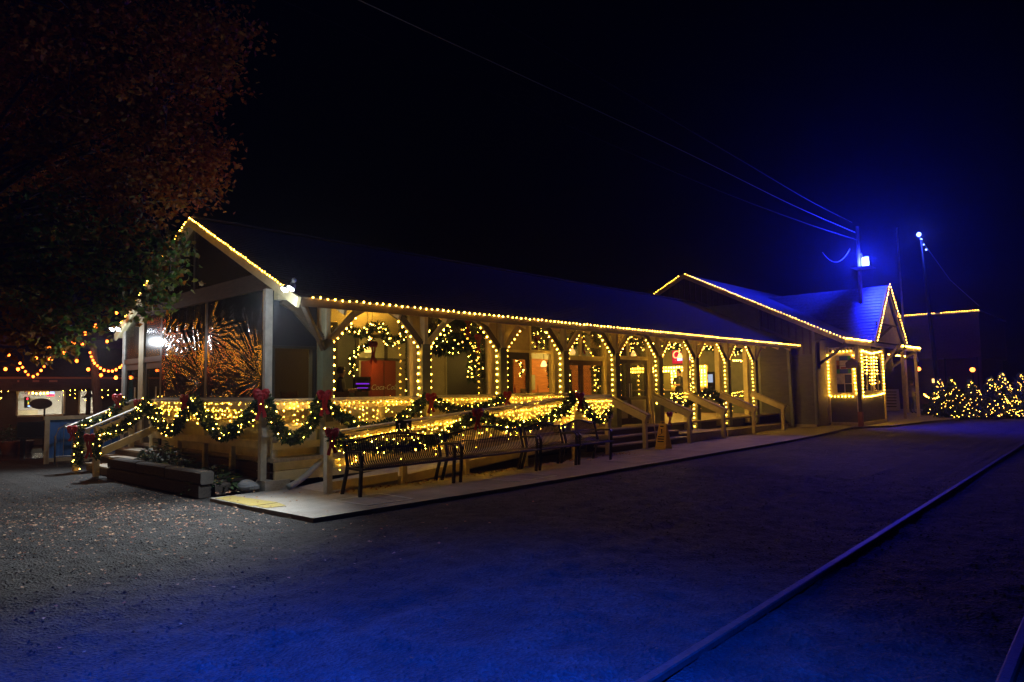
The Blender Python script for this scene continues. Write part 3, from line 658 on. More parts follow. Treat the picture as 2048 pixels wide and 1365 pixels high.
# ------------------------------------------------------------------ porch railings, ramp and stairs
RAILZ = 1.46
def railing(name, label, p0, p1, posts, boards, cap=True, mt='cream', endm=None):
    """p0,p1: (x,y,zfloor) ends; boards: (z offset low, z offset high)"""
    t = thing(name, label, 'railing', p0)
    p0 = Vector(p0); p1 = Vector(p1); d = (p1-p0).normalized(); n = Vector((d.y, -d.x, 0)).normalized()
    for s in posts:
        q = p0+(p1-p0)*s
        part('post', M[mt], t, lambda b: b.beam(q+Vector((0, 0, -.42)), q+Vector((0, 0, .945)), .09, .09, up=(0, 1, 0)))
    for lo, hi in boards:
        part('rail_board', M[mt], t, lambda b: b.beam(p0+n*.068+Vector((0, 0, (lo+hi)/2)), p1+n*.068+Vector((0, 0, (lo+hi)/2)), .036, hi-lo))
    if cap: part('cap_board', M['white' if endm is None else endm], t, lambda b: b.beam(p0-d*.06+Vector((0, 0, .966)), p1+d*.06+Vector((0, 0, .966)), .16, .036))
    return t
er = railing('porch_railing', 'cream railing along the gable end, under the vinyl sheets', (5.5, 15.75, FZ), (5.5, 10.85, FZ), (0, .3, .55, .78), ((.8, .94), (.46, .58), (.17, .3)))
fr = railing('porch_railing', 'cream railing on the track side, between the corner and the ramp top', (5.6, PY-.06, FZ), (13.4, PY-.06, FZ), (.125, .28, .43, .58, .72, .86, .99), ((.8, .94), (.44, .56), (.14, .26)))
for o in (er, fr): o['group'] = 'porch railings'
part('corner_post', M['white'], er, lambda b: (b.box((5.42, 10.72, .12), (5.52, 10.82, 1.44)), b.box((5.6, 10.69, .12), (5.7, 10.76, 1.0))))
part('corner_block', M['white'], er, lambda b: b.box((5.4, 10.655, .86), (5.62, 10.675, 1.02)))
# wheelchair ramp
def rampz(x): return max(0, min(.46, (x-5.95)*.46/6.15))
def ramp():
    t = thing('wheelchair_ramp', 'long concrete ramp with lit handrail behind the benches', 'ramp', (5.9, 9.5, 0))
    part('ramp_surface', M['block'], t, lambda b: b.ext([(5.95, 9.56, .004), (12.1, 9.56, .46), (13.6, 9.56, .46), (13.6, 9.56, .3), (12.1, 9.56, .3), (8, 9.56, 0.002)], (0, 1.0, 0)))
    for xa, xb in ((7.3, 9.4), (9.403, 11.5), (11.503, 13.5)):
        part('toe_board', M['cream'], t, lambda b: b.beam((xa, 9.535, rampz(xa)-.05), (xb, 9.535, rampz(xb)-.05), .036, .15, ch=.004))
    part('kerb_board', M['cream'], t, lambda b: b.beam((6.0, 9.535, rampz(6)+.1), (7.29, 9.535, rampz(7.29)+.03), .034, .14, ch=.004))
    H = .96
    for i, x in enumerate((5.92, 7.4, 8.87, 10.53, 12.2, 13.5)):
        part('post', M['white' if i == 0 else 'cream'], t, lambda b: b.box((x-.05, 9.46, -.0), (x+.05, 9.56, rampz(x)+H-.045)))
    segs = ((5.86, 12.15), (12.152, 13.62))
    for xa, xb in segs:
        part('cap_board', M['white'], t, lambda b: b.beam((xa, 9.5, rampz(xa)+H-.02), (xb, 9.5, rampz(xb)+H-.02), .15, .04))
        for dz, hh in ((-.12, .13), (-.5, .13)):
            part('rail_board', M['cream'], t, lambda b: b.beam((max(xa, 5.98), 9.44, rampz(max(xa, 5.98))+H+dz), (xb-.01, 9.44, rampz(xb)+H+dz), .036, hh))
    # small square access plates
    for i, px in enumerate((800, 816)):
        c = ony(px, 858, 9.4)
        q = pbox('access_plate', M['iron'], t, (c.x-.085, 9.405, c.z-.14), (c.x+.085, 9.418, c.z+.14))
        def sym(b):
            b.ball((c.x-.01, 9.402, c.z+.08), .018, 8, 4)
            b.tube([(c.x-.01, 9.402, c.z+.055), (c.x-.005, 9.402, c.z-.01), (c.x+.04, 9.402, c.z-.012), (c.x+.055, 9.402, c.z-.07)], .008, 5)
            b.tube([(c.x-.015+.055*math.cos(k), 9.402, c.z-.045+.055*math.sin(k)) for k in [2.2+i*.45 for i in range(10)]], .007, 5)
        part('wheelchair_symbol', M['whitep'], q, sym)
ramp()
def steps():
    t = thing('timber_steps', 'broad three tread timber steps left of the yellow floor sign', 'steps', (15.6, 10, 0))
    xa, xb = 13.7, 17.75
    part('tread', M['deck'], t, lambda b: b.box((xa, 9.72, .135), (xb, 10.08, .17)))
    part('tread', M['deck'], t, lambda b: b.box((xa, 10.0, .305), (xb, 10.36, .34)))
    part('tread', M['deck'], t, lambda b: b.box((xa, 10.28, .475), (xb, 10.64, .508)))
    part('riser', M['brown'], t, lambda b: b.box((xa, 9.75, 0), (xb, 9.78, .134))); part('riser', M['brown'], t, lambda b: b.box((xa, 10.03, .0), (xb, 10.06, .304))); part('riser', M['brown'], t, lambda b: b.box((xa, 10.31, 0), (xb, 10.34, .474)))
    for i, (xa, xb, ya, h) in enumerate(((17.95, 20.0, 9.72, .24), (20.45, 22.25, 9.8, .2), (22.5, 25.9, 10.0, .17))):
        t = thing('timber_landing', ['low boarded landing box lit bright yellow, right of the floor sign', 'low boarded landing box, middle of the three', 'long low landing against the siding, farthest right'][i], 'step', (xa, ya, 0), 'landing boxes')
        n = 4; w = (10.6-ya)/n
        for k in range(n): part('tread_board', M['deck'], t, lambda b: b.box((xa, ya+k*w, h-.035), (xb, ya+k*w+w-.008, h)))
        part('front_board', M['cream'], t, lambda b: b.box((xa+.02, ya+.02, 0), (xb-.02, ya+.05, h-.036)))
        part('side_board', M['brown'], t, lambda b: b.box((xb-.06, ya+.051, 0), (xb-.03, 10.55, h-.036)))
    lab = ['timber handrail beside the last bench, left of the yellow floor sign', 'timber handrail just right of the yellow floor sign', 'timber handrail between the two lit landing boxes', 'timber handrail before the last lit porch post', 'timber handrail against the green lap siding']
    for i, x in enumerate((15.28, 17.6, 19.7, 21.9, 24.35)):
        t = thing('stair_handrail', lab[i], 'handrail', (x, 9.6, 0), 'handrails down to the platform')
        part('post', M['cream'], t, lambda b: b.box((x-.05, 9.55, 0), (x+.05, 9.65, .86)))
        for dx in (-.066, .066): part('rail_board', M['cream'], t, lambda b: b.beam((x+dx, 9.52, .77), (x+dx, 10.72, 1.27), .03, .16))
        part('cap_board', M['tan'], t, lambda b: b.beam((x, 9.45, .86), (x, 10.72, 1.395), .14, .036))
        part('base_plate', M['steel'], t, lambda b: b.box((x-.09, 9.52, .002), (x+.09, 9.68, .012)))
steps()
def end_stairs():
    t = thing('end_steps', 'short timber steps down from the gable end door', 'steps', (5, 16, 0))
    ya, yb = 15.2, 17.0
    for i, (x, z) in enumerate(((4.6, .12), (4.88, .27), (5.16, .41))):
        part('tread', M['deck'], t, lambda b: b.box((x-.03, ya, z-.035), (x+.3, yb, z))); part('riser', M['brown'], t, lambda b: b.box((x, ya+.02, GZ), (x+.03, yb-.02, z-.036)))
    for y, lb in ((17.0, 'far'), (15.6, 'near')):
        h = thing('step_handrail', 'cream step railing ' + ('nearest the blue fence' if lb == 'far' else 'beside the timber planter'), 'handrail', (4.6, y, 0), 'gable end step railings')
        part('post', M['cream'], h, lambda b: b.box((4.35, y-.05, GZ), (4.45, y+.05, .95)))
        part('post', M['cream'], h, lambda b: b.box((5.44, y-.05, GZ), (5.54, y+.05, 1.42)))
        part('cap_board', M['white'], h, lambda b: b.beam((4.2, y, .9), (5.52, y, 1.46), .14, .036))
        part('rail_board', M['cream'], h, lambda b: b.beam((4.38, y-.07, .84), (5.5, y-.07, 1.31), .034, .15)); part('rail_board', M['cream'], h, lambda b: b.beam((4.38, y-.07, .4), (5.5, y-.07, .87), .034, .15))
end_stairs()

# ------------------------------------------------------------------ garlands, bows, icicle lights
def needles(b, path, rad, per_m, rg, ln=.085, wd=.012):
    P = [Vector(p) for p in path]
    for a, c in zip(P, P[1:]):
        L = (c-a).length; d = (c-a).normalized()
        for _ in range(max(1, int(L*per_m))):
            o = d.orthogonal().normalized(); o = Matrix.Rotation(rg.uniform(0, 6.283), 3, d) @ o
            base = a+(c-a)*rg.random()+o*rad*rg.uniform(.05, .55); tip = (o*rg.uniform(.5, 1)+d*rg.uniform(-.9, .9)+Vector((0, 0, rg.uniform(-.3, .15)))).normalized()
            s = tip.cross(Vector((rg.uniform(-1, 1), rg.uniform(-1, 1), rg.uniform(-1, 1)))).normalized()*wd*rg.uniform(.8, 1.9)
            e = base+tip*ln*rg.uniform(.7, 1.35)*(rad/.11)
            m = (base+e)*.5
            b.add([base, m+s, e, m-s], [(0, 1, 2, 3)])
def garland(label, path, rad=.12, per_m=900, nb=26, seed=1, group='evergreen garlands', bulbr=.0105):
    rg = random.Random(seed); t = thing('garland', label, 'garland', path[0], group)
    sp = spline(path, 8) if len(path) > 2 else path
    b = MB(); needles(b, sp, rad, per_m, rg); b.build('foliage', NEEDLE, t, kind='stuff')
    part('stem', M['wire'], t, lambda q: q.tube(sp, .012, 5))
    b = MB(); L = sum((Vector(c)-Vector(a)).length for a, c in zip(sp, sp[1:]))
    for p in arc(sp, max(.02, L/max(1, int(nb*L)))):
        o = Vector((rg.gauss(0, 1), rg.gauss(0, 1), rg.gauss(0, 1))).normalized()
        if o.dot(Vector((-.7, -.7, 0))) < -.2: o = -o
        b.octa(p+o*rad*rg.uniform(.75, 1.05), bulbr)
    b.build('fairy_bulbs', E_['gar'], t, kind='stuff'); return t
def ribbon(b, pts, w, nrm, th=.006):
    n = Vector(nrm)
    P = [Vector(p) for p in pts]
    for i in range(len(P)-1):
        d = (P[i+1]-P[i]).normalized(); s = n.cross(d).normalized() if False else None
    vs = []
    for i, p in enumerate(P):
        d = (P[min(i+1, len(P)-1)]-P[max(i-1, 0)]).normalized(); s = d.cross(n).normalized()
        k = w if not isinstance(w, (list, tuple)) else w[i]
        vs += [p+s*k/2+n*th/2, p-s*k/2+n*th/2, p-s*k/2-n*th/2, p+s*k/2-n*th/2]
    fs = []
    for i in range(len(P)-1):
        for j in range(4): fs.append((i*4+j, i*4+(j+1) % 4, (i+1)*4+(j+1) % 4, (i+1)*4+j))
    fs += [(3, 2, 1, 0), tuple(range(len(vs)-4, len(vs)))]
    b.add(vs, fs)
def bow(label, c, face, s=1.0, tail=.34):
    """face: outward direction"""
    s *= .76; tail *= .8; c = Vector(c); f = Vector(face).normalized(); u = Vector((0, 0, 1)); r = u.cross(f).normalized()
    t = thing('red_bow', label, 'bow', c, 'red ribbon bows')
    for sg in (-1, 1):
        for k, (up_, sz) in enumerate(((.05, 1), (-.03, .85))):
            pts = []
            for i in range(9):
                a = math.pi*2*i/8; rr = .5-.5*math.cos(a)
                pts.append(c+r*sg*(.135*s*sz*rr)+u*(s*(up_*rr+.055*sz*math.sin(a)))+f*(.02+.045*s*math.sin(a/2)))
            part('loop', M['red'], t, lambda b: ribbon(b, [p for p in pts], .075*s, (r*.25*sg+u*.35+f*.9).normalized(), .008), True)
    part('knot', M['red'], t, lambda b: b.ball(c+f*.05, .036*s, 8, 5))
    for sg, tl in ((-1, 1), (1, .92)):
        pts = [c+f*.05+r*sg*(.012+.05*s*(i/6)**1.3+.012*math.sin(i*1.3))-u*(tail*tl*i/6) + f*(.02*math.sin(i*1.1)) for i in range(7)]
        part('tail', M['red'], t, lambda b: ribbon(b, pts, [.045*s+.004*i for i in range(7)], f, .005))
    return t
def icicles(label, p0, p1, n, zoff=0, lmin=.08, lmax=.46, seed=1, step=.08):
    rg = random.Random(seed); t = thing('icicle_lights', label, 'string lights', p0, 'icicle light strings'); b = MB(); w = MB()
    for i in range(n):
        p = lerp(p0, p1, (i+rg.uniform(-.3, .3))/n)+Vector((0, 0, zoff)); L = rg.uniform(lmin, lmax)
        w.tube([p, p-Vector((rg.uniform(-.02, .02), 0, L))], .0022, 3); z = rg.uniform(0, .03)
        while z < L:
            b.octa(p+Vector((rg.uniform(-.012, .012), rg.uniform(-.012, .012), -z)), rg.uniform(.0052, .0085)); z += step*rg.uniform(.7, 1.9)
    w.tube([Vector(p0)+Vector((0, 0, zoff)), Vector(p1)+Vector((0, 0, zoff))], .004, 4)
    b.build('mini_bulbs', E_['mini'], t, kind='stuff'); w.build('wires', M['wire'], t, kind='stuff')
XE = 5.36
def gable_decor():
    B = [onx(292, 806, XE), onx(387, 800, XE), Vector((5.42, 10.62, 1.5)), ony(640, 796, PY-.22)]
    face_e, face_f = (-1, -.25, 0), (-.25, -1, 0)
    garland('evergreen swag on the gable railing nearest the end steps', [B[0], onx(325, 852, XE), onx(352, 856, XE), B[1]], .125, 1000, 13, 1)
    garland('evergreen swag on the gable railing, ending at the white corner post', [B[1], onx(412, 838, XE), onx(443, 869, XE), onx(478, 852, XE), B[2]], .125, 1000, 12, 2)
    garland('short deep evergreen swag between the white corner post and the first porch post', [B[2], ony(560, 862, PY-.25), ony(590, 877, PY-.25), ony(622, 848, PY-.25), B[3]], .12, 1000, 10, 3)
    garland('evergreen swag on the track side railing behind the lower ramp rail', [B[3], ony(690, 838, PY-.2), ony(742, 857, PY-.2), ony(805, 835, PY-.2), ony(855, 795, PY-.2)], .115, 950, 12, 4)
    garland('evergreen swag on the track side railing under the wreathed second bay', [ony(855, 795, PY-.2), ony(905, 820, PY-.2), ony(965, 815, PY-.2), ony(1012, 795, PY-.2)], .11, 900, 10, 5)
    R = 9.36
    garland('evergreen swag on the lower end of the ramp rail', [ony(660, 868, R), ony(698, 889, R), ony(780, 895, R), ony(850, 885, R), ony(905, 862, R), ony(955, 828, R)], .115, 950, 10, 6)
    garland('evergreen swag on the upper half of the ramp rail', [ony(955, 828, R), ony(1000, 850, R), ony(1050, 852, R), ony(1105, 835, R), ony(1155, 790, R)], .12, 950, 13, 7)
    garland('short evergreen swag hanging at the top end of the ramp rail', [ony(1155, 790, R), ony(1178, 828, R), ony(1205, 840, R), ony(1218, 820, R)], .11, 900, 15, 8)
    S1 = [Vector((5.3, 15.5, 1.42)), Vector((4.95, 15.48, 1.02)), Vector((4.6, 15.48, .82)), Vector((4.36, 15.48, .72)), Vector((4.33, 15.46, .35))]
    garland('evergreen garland down the step railing beside the planter', S1, .12, 1000, 18, 9)
    S2 = [Vector((5.3, 16.9, 1.5)), Vector((4.95, 16.85, 1.1)), Vector((4.65, 16.85, .98)), Vector((4.42, 16.88, .92)), Vector((4.42, 16.9, .5)), Vector((4.42, 16.9, .1))]
    garland('evergreen garland down the step railing nearest the blue fence', S2, .11, 1000, 15, 10)
    bow('red bow at the top of the planter side step railing', B[0]+Vector((-.14, -.02, .0)), face_e, 1.0)
    bow('dark red bow midway along the gable railing', B[1]+Vector((-.14, -.02, .02)), face_e, 1.0, .24)
    bow('red bow with long tails on the white corner post', B[2]+Vector((-.1, -.12, .06)), (-.8, -.8, 0), 1.1, .5)
    bow('red bow on the first porch post, left of the ramp', B[3]+Vector((0, -.12, .04)), face_f, 1.1, .44)
    bow('red bow at the low end post of the ramp rail', ony(662, 866, 9.25), face_f, .9, .42)
    bow('red bow on the second porch post', ony(860, 795, PY-.3), face_f, 1.0, .4)
    bow('red bow on the third porch post, above the middle of the ramp rail', ony(1013, 790, PY-.3), face_f, .9, .3)
    bow('red bow halfway up the ramp rail, above the second bench', ony(953, 826, 9.24), face_f, 1.0, .4)
    bow('red bow at the top of the ramp rail', ony(1157, 793, 9.24), face_f, 1.0, .42)
    bow('red bow hanging low on the step railing above the planter end', Vector((4.24, 15.4, .74)), (-.8, -.6, 0), 1.0, .5)
    bow('red bow on the step railing post before the blue fence', Vector((4.3, 16.8, .86)), (-.8, -.6, 0), 1.0, .3)
    bow('red bow at the head of the step railing beside the teal umbrella', Vector((5.15, 16.8, 1.52)), (-.8, -.6, 0), 1.0, .3)
    bow('red bow on the porch post right of the double door', ony(1337, 830, 10.4), face_f, 1.0, .45)
    icicles('icicle lights under the gable railing cap, nearer the end steps', (XE+.06, 15.6, 1.42), (XE+.06, 13.3, 1.42), 26, seed=1)
    icicles('icicle lights under the gable railing cap, nearer the white corner post', (XE+.06, 13.25, 1.42), (XE+.06, 10.9, 1.42), 26, seed=2)
    icicles('icicle lights on the short front railing left of the first porch post', (5.65, PY-.2, 1.42), (6.5, PY-.2, 1.42), 9, seed=3)
    icicles('icicle lights on the front railing below the first glazed bay', (6.75, PY-.2, 1.4), (8.9, PY-.2, 1.4), 22, seed=4)
    icicles('icicle lights on the front railing below the second bay', (8.95, PY-.2, 1.4), (11.2, PY-.2, 1.4), 22, seed=5)
    icicles('icicle lights on the front railing below the third bay', (11.25, PY-.2, 1.4), (13.3, PY-.2, 1.4), 20, seed=6)
    icicles('icicle lights along the lower ramp rail', (5.98, 9.39, rampz(5.98)+.84), (9.0, 9.39, rampz(9.0)+.84), 40, seed=7, lmax=.6)
    icicles('icicle lights along the upper ramp rail', (9.05, 9.39, rampz(9.05)+.84), (12.1, 9.39, 1.3), 42, seed=8, lmax=.65)
    icicles('icicle lights on the level end of the ramp rail', (12.15, 9.39, 1.3), (13.55, 9.39, 1.3), 20, seed=9, lmax=.5)
    # fifth bay from the end, right of the door: draped rail
    garland('evergreen swag low behind the stair handrail right of the double door', [ony(1345, 800, 10.7), ony(1358, 812, 10.7), ony(1378, 805, 10.7), ony(1392, 790, 10.7)], .12, 800, 15, 12)
    icicles('icicle lights draped on the railing below the red neon sign', ony(1342, 787, 11.0), ony(1390, 785, 11.0), 18, seed=12, lmax=.5)
    garland('dark evergreen swag behind the third stair handrail', [ony(1400, 800, 11.0), ony(1415, 785, 11.0), ony(1440, 800, 11.0), ony(1448, 820, 11.0)], .16, 800, 6, 13)
    icicles('icicle lights low at the last porch bay', ony(1464, 786, 11.2), ony(1488, 782, 11.2), 10, seed=13, lmax=.3)
gable_decor()
def window_decor():
    y = 11.75
    def g(lb, pts, rad, nb, seed, per=700, yy=None): garland(lb, [ony(px, py, yy or y) for px, py in pts], rad, per, nb, seed, 'garlands inside the bays', .014)
    w = 'lit garland '
    g(w+'draped from the left inside the first bay', [(691, 657), (708, 664), (727, 668), (741, 656), (760, 651)], .11, 22, 21)
    g(w+'draped to the right inside the first bay', [(760, 651), (772, 668), (778, 685), (800, 678), (818, 668), (822, 655)], .11, 22, 22)
    g(w+'hanging loose in the middle of the first bay', [(742, 672), (737, 690), (718, 700), (704, 717), (707, 735), (702, 748)], .08, 24, 23)
    g(w+'hanging down the right side of the first bay', [(822, 660), (824, 690), (822, 720), (825, 755), (822, 790)], .13, 26, 24)
    g(w+'arching across the top of the second bay', [(860, 690), (872, 668), (890, 650), (915, 638), (945, 640), (970, 655), (985, 672)], .26, 30, 25, 1700)
    g(w+'across the middle of the second bay', [(862, 680), (885, 688), (905, 690), (925, 680), (950, 678), (968, 685), (984, 678)], .26, 28, 26, 1700)
    g(w+'hanging loose in the second bay', [(964, 688), (952, 706), (944, 722), (942, 742), (944, 762)], .12, 24, 27, 900)
    g('dark wreath of evergreen by the right post of the second bay', [(988, 702), (975, 715), (972, 735), (980, 752), (990, 755)], .2, 10, 28, 1500)
    g(w+'sloping down inside the third bay', [(1062, 650), (1072, 662), (1085, 678), (1098, 690), (1108, 700)], .2, 36, 29, 1000)
    g(w+'low in the third bay behind the glass', [(1035, 722), (1043, 730), (1045, 742), (1040, 750)], .04, 30, 30, 500)
    g('dark evergreen drop at the right of the third bay', [(1104, 718), (1102, 740), (1106, 760), (1104, 775)], .12, 8, 31, 900)
    g(w+'fanning across the top of the fourth bay', [(1142, 690), (1155, 672), (1170, 656), (1188, 662), (1200, 678), (1212, 692)], .2, 34, 32, 700)
    g('dark lit evergreen behind the right pane of the fourth bay', [(1196, 725), (1192, 745), (1198, 765), (1204, 785)], .16, 16, 33, 900)
    g(w+'crossing the panes above the double door', [(1248, 692), (1262, 688), (1275, 672), (1288, 690), (1304, 700)], .2, 40, 34, 500)
    g(w+'above the red neon sign', [(1330, 695), (1345, 690), (1360, 694), (1376, 704)], .16, 18, 35, 900)
    g('bulb string down the right side of the neon bay', [(1377, 692), (1381, 720), (1380, 750), (1380, 785)], .03, 14, 36, 120)
    g(w+'in the top of the bay right of the neon sign', [(1412, 694), (1425, 694), (1436, 704), (1440, 716)], .16, 18, 37, 900)
    g('bulb string down the post right of the bright television', [(1440, 722), (1441, 760), (1443, 800), (1443, 815)], .03, 16, 38, 120)
    g(w+'in the top of the last porch bay', [(1470, 704), (1482, 700), (1494, 704)], .14, 18, 39, 900)
    g('bulb string framing the last porch bay', [(1465, 722), (1480, 722), (1496, 722), (1498, 750), (1499, 780), (1500, 810)], .03, 14, 40, 120)
    for px, py, lb in ((745, 690, 'faded red bow in the garland of the first bay'), (934, 642, 'red ribbon hanging from the arch of the second bay'), (955, 675, 'small red bow right of centre in the second bay'), (1071, 677, 'red ribbon hanging in the third bay'), (1164, 682, 'red ribbon hanging in the fourth bay'), (1250, 700, 'red ribbon above the double door')):
        bow(lb, ony(px, py, y-.3), (-.3, -1, 0), .8, .5)
window_decor()
def posts_lights():
    nm = ['first', 'second', 'third', 'fourth', 'fifth', 'sixth', 'seventh', 'eighth', 'ninth']
    for k, x in enumerate(PX):
        zl = 1.5 if k < 4 else (1.1 if k in (4, 5) else .3)
        left = [(x-.118, PY+.02, zl), (x-.118, PY+.02, 2.45), (x-.2, PY-.0, 2.52), (x-.72, PY, 3.04)]
        right = [(x+.145, PY-.06, zl), (x+.145, PY-.06, 2.5), (x+.2, PY-.03, 2.52), (x+.72, PY-.02, 3.04)]
        pa = [right] if k == 0 else ([left] if k == 8 else [left, right])
        light_string('warm bulbs up the %s porch post from the gable end and along its braces' % nm[k], pa, .14, .0165, group='porch post light strings')
posts_lights()
def roof_lights():
    light_string('long row of warm bulbs along the porch eave', [[(5.72, EY-.045, EZ-.012), (26.42, EY-.045, EZ-.012)]], .137, .0145, group='roof edge light strings')
    light_string('warm bulbs up the right slope of the near gable', [[(RX0-.03, EY+.35, EZ+SL*.35+.0), (RX0-.03, RY, RZ+.0)]], .098, .0125, group='roof edge light strings')
    light_string('warm bulbs on the left slope of the near gable, behind the leaves', [[(RX0-.03, BY-.2, RZ-SL*(BY-.2-RY)), (RX0-.03, RY+.15, RZ-.07)]], .098, .0125, group='roof edge light strings')
roof_lights()
def flood(label, c, aim, pw):
    c = Vector(c); aim = Vector(aim).normalized()
    t = thing('floodlight', label, 'floodlight', c, 'eave floodlights')
    s = aim.cross(Vector((0, 0, 1))).normalized()
    part('bracket', M['steel'], t, lambda b: (b.tube([c-aim*.05, c-aim*.16+Vector((0, 0, .03)), c-aim*.22+Vector((0, 0, .02))], .012, 6), b.ball(c-aim*.2, .04)))
    for sg in (-1, 1):
        q = c+s*sg*.085
        h = part('lamp_head', M['white'], t, lambda b: b.lathe(q-aim*.06, [(.02, -.06), (.045, -.03), (.062, .03), (.066, .05), (.058, .05), (.05, .02)], 12, aim), True)
        part('lens', E_['flood'], h, lambda b: b.lathe(q-aim*.02, [(.05, 0), (.04, .016), (.015, .024)], 10, aim), True)
    ld = bpy.data.lights.new('flood_beam', 'SPOT'); ld.color = (.86, .94, 1); ld.energy = pw; ld.shadow_soft_size = .07; ld.spot_size = math.radians(104); ld.spot_blend = 1
    lo = bpy.data.objects.new('flood_beam', ld); COL.objects.link(lo); lo.location = c+aim*.28; lo.rotation_euler = aim.to_track_quat('-Z', 'Y').to_euler(); put(lo, t)
    ld = bpy.data.lights.new('flood_spill', 'POINT'); ld.color = (.86, .94, 1); ld.energy = 42; ld.shadow_soft_size = .07
    lo = bpy.data.objects.new('flood_spill', ld); COL.objects.link(lo); lo.location = c+aim*.34; put(lo, t)
flood('twin floodlight at the porch corner of the near gable, glaring white', onx(574, 580, RX0-.28), (-.6, -.05, -.8), 1250)
flood('twin floodlight at the far eave of the near gable, above the glazed door', onx(229, 660, RX0-.28), (-.6, -.35, -.75), 700)
# ------------------------------------------------------------------ taller depot section with cross gable and bay window
def depot():
    X0, X1 = 26.5, 37.6; ey_, ez_, ry_, rz_ = 8.06, 3.25, 14.43, 6.43; sl = (rz_-ez_)/(ry_-ey_); by_ = 20.8
    t = thing('old_depot', 'taller green depot section with bulb lit gable, blue lit roof and bay window', 'building', (X0, 9.2, 0))
    b = MB(); courses(b, X0-.12, X1, ey_, ez_, ry_, rz_, 40, .02); b.build('roof_slope', M['bluemetal'], t)
    b = MB(); courses(b, X0-.12, X1, by_, rz_-sl*(by_-ry_), ry_, rz_, 30, .02); b.build('roof_slope', M['bluemetal'], t)
    part('roof_underside', M['cream'], t, lambda b: b.ext([(X0-.1, ey_+.04, ez_-.06), (X0-.1, ry_, rz_-.06), (X0-.1, by_-.04, rz_-sl*(by_-.04-ry_)-.06), (X0-.1, by_-.04, rz_-sl*(by_-.04-ry_)-.02), (X0-.1, ry_, rz_-.02), (X0-.1, ey_+.04, ez_-.02)], (X1-X0, 0, 0)))
    for y0 in (ey_, by_):
        part('rake_board', M['cream'], t, lambda b: b.beam((X0-.14, y0, rz_-sl*abs(y0-ry_)-.1), (X0-.14, ry_+(-.001 if y0 < ry_ else .001), rz_-.1), .04, .17))
    part('fascia_board', M['cream'], t, lambda b: b.box((X0-.1, ey_-.03, ez_-.16), (X1, ey_, ez_-.01)))
    part('end_wall', M['olive'], t, lambda b: b.ext([(X0+.05, 9.25, 0), (X0+.05, 20, 0), (X0+.05, 20, rz_-sl*(20-ry_)-.08), (X0+.05, ry_, rz_-.08), (X0+.05, 9.25, ez_+sl*(9.25-ey_)-.08)], (.1, 0, 0)))
    b = MB(); y = 9.3
    while y < 19.5:
        zt = rz_-sl*abs(y-ry_)-.1; b.box((X0+.015, y, 2.75 if y < 9.9 else 3.0), (X0+.05, y+.05, zt)); y += .26
    b.build('gable_battens', M['brown'], t, kind='stuff')
    b = MB(); siding(b, (X0+.05, 9.25, 0), (X0+.05, 9.97, 0), .1, 2.72, (-1, 0, 0), .16, .03); b.build('lap_siding', M['olive'], t)
    part('flashing', M['dkbrace'], t, lambda b: b.beam((X0-.02, EY, EZ+.06), (X0-.02, RY, RZ+.06), .06, .1))
    part('base_board', M['tan'], t, lambda b: b.box((X0-.0, 9.2, 0), (X0+.05, 10.0, .1)))
    # front wall
    part('front_wall', M['olive'], t, lambda b: b.box((X0+.16, 9.25, 0), (34.0, 9.4, ez_+.3)))
    part('right_end_wall', M['olive'], t, lambda b: b.box((33.9, 9.41, 0), (34.0, 20, 4)))
    part('corner_board', M['sage'], t, lambda b: b.box((X0-.0, 9.17, .1), (X0+.15, 9.245, ez_+.35)))
    # porch posts and brackets under the eave
    for x in (27.0, 34.2, 37.0):
        part('eave_bracket', M['dkbrace'], t, lambda b: (b.beam((x, 9.2, 2.35), (x, ey_+.1, 3.08), .1, .1), b.box((x-.05, 9.13, 2.2), (x+.05, 9.24, 3.2))))
    for x, y in ((34.9, 8.2), (37.3, 8.2)): part('porch_post', M['cream'], t, lambda b: b.box((x-.06, y-.06, 0), (x+.06, y+.06, 3.1)))
    # bay window
    xa, xb, ya, yb = 28.0, 31.4, 8.12, 9.25
    bay = part('bay', M['olive'], t, lambda b: b.box((xa+.02, ya+.02, .12), (xb-.02, yb, 3.0)))
    b = MB(); siding(b, (xa+.02, ya, 0), (xa+.02, yb, 0), .14, 1.12, (-1, 0, 0), .1, .02); siding(b, (xa, ya+.02, 0), (xb, ya+.02, 0), .14, 1.12, (0, -1, 0), .1, .02); b.build('lap_siding', M['olive'], bay)
    for q in (((xa-.05, ya-.05, .1), (xa+.06, ya+.06, 3.05)), ((xb-.06, ya-.05, .1), (xb+.05, ya+.06, 3.05)), ((xa-.05, yb-.1, .1), (xa+.06, yb-.003, 3.05))): pbox('corner_board', M['cream'], bay, *q)
    part('skirt_trim', M['cream'], bay, lambda b: (b.box((xa-.08, ya+.061, .02), (xa+.015, yb-.101, .13)), b.box((xa+.061, ya-.08, .02), (xb-.061, ya+.015, .13))))
    part('window_surround', M['cream'], bay, lambda b: (b.box((xa-.03, ya+.07, 1.15), (xa+.015, 8.3, 2.85)), b.box((xa-.03, 8.92, 1.15), (xa+.015, yb-.105, 2.85)), b.box((xa-.03, 8.3, 2.68), (xa+.015, 8.92, 2.85)), b.box((xa-.03, 8.3, 1.15), (xa+.015, 8.92, 1.27))))
    def teeth(b):
        n = 8; w = (yb-ya-.1)/n
        for i in range(n):
            y = ya+.05+i*w; b.ext([(xa-.06, y, 3.02), (xa-.06, y+w, 3.02), (xa-.06, y+w/2, 2.88)], (.02, 0, 0))
    part('scalloped_trim', M['cream'], bay, teeth)
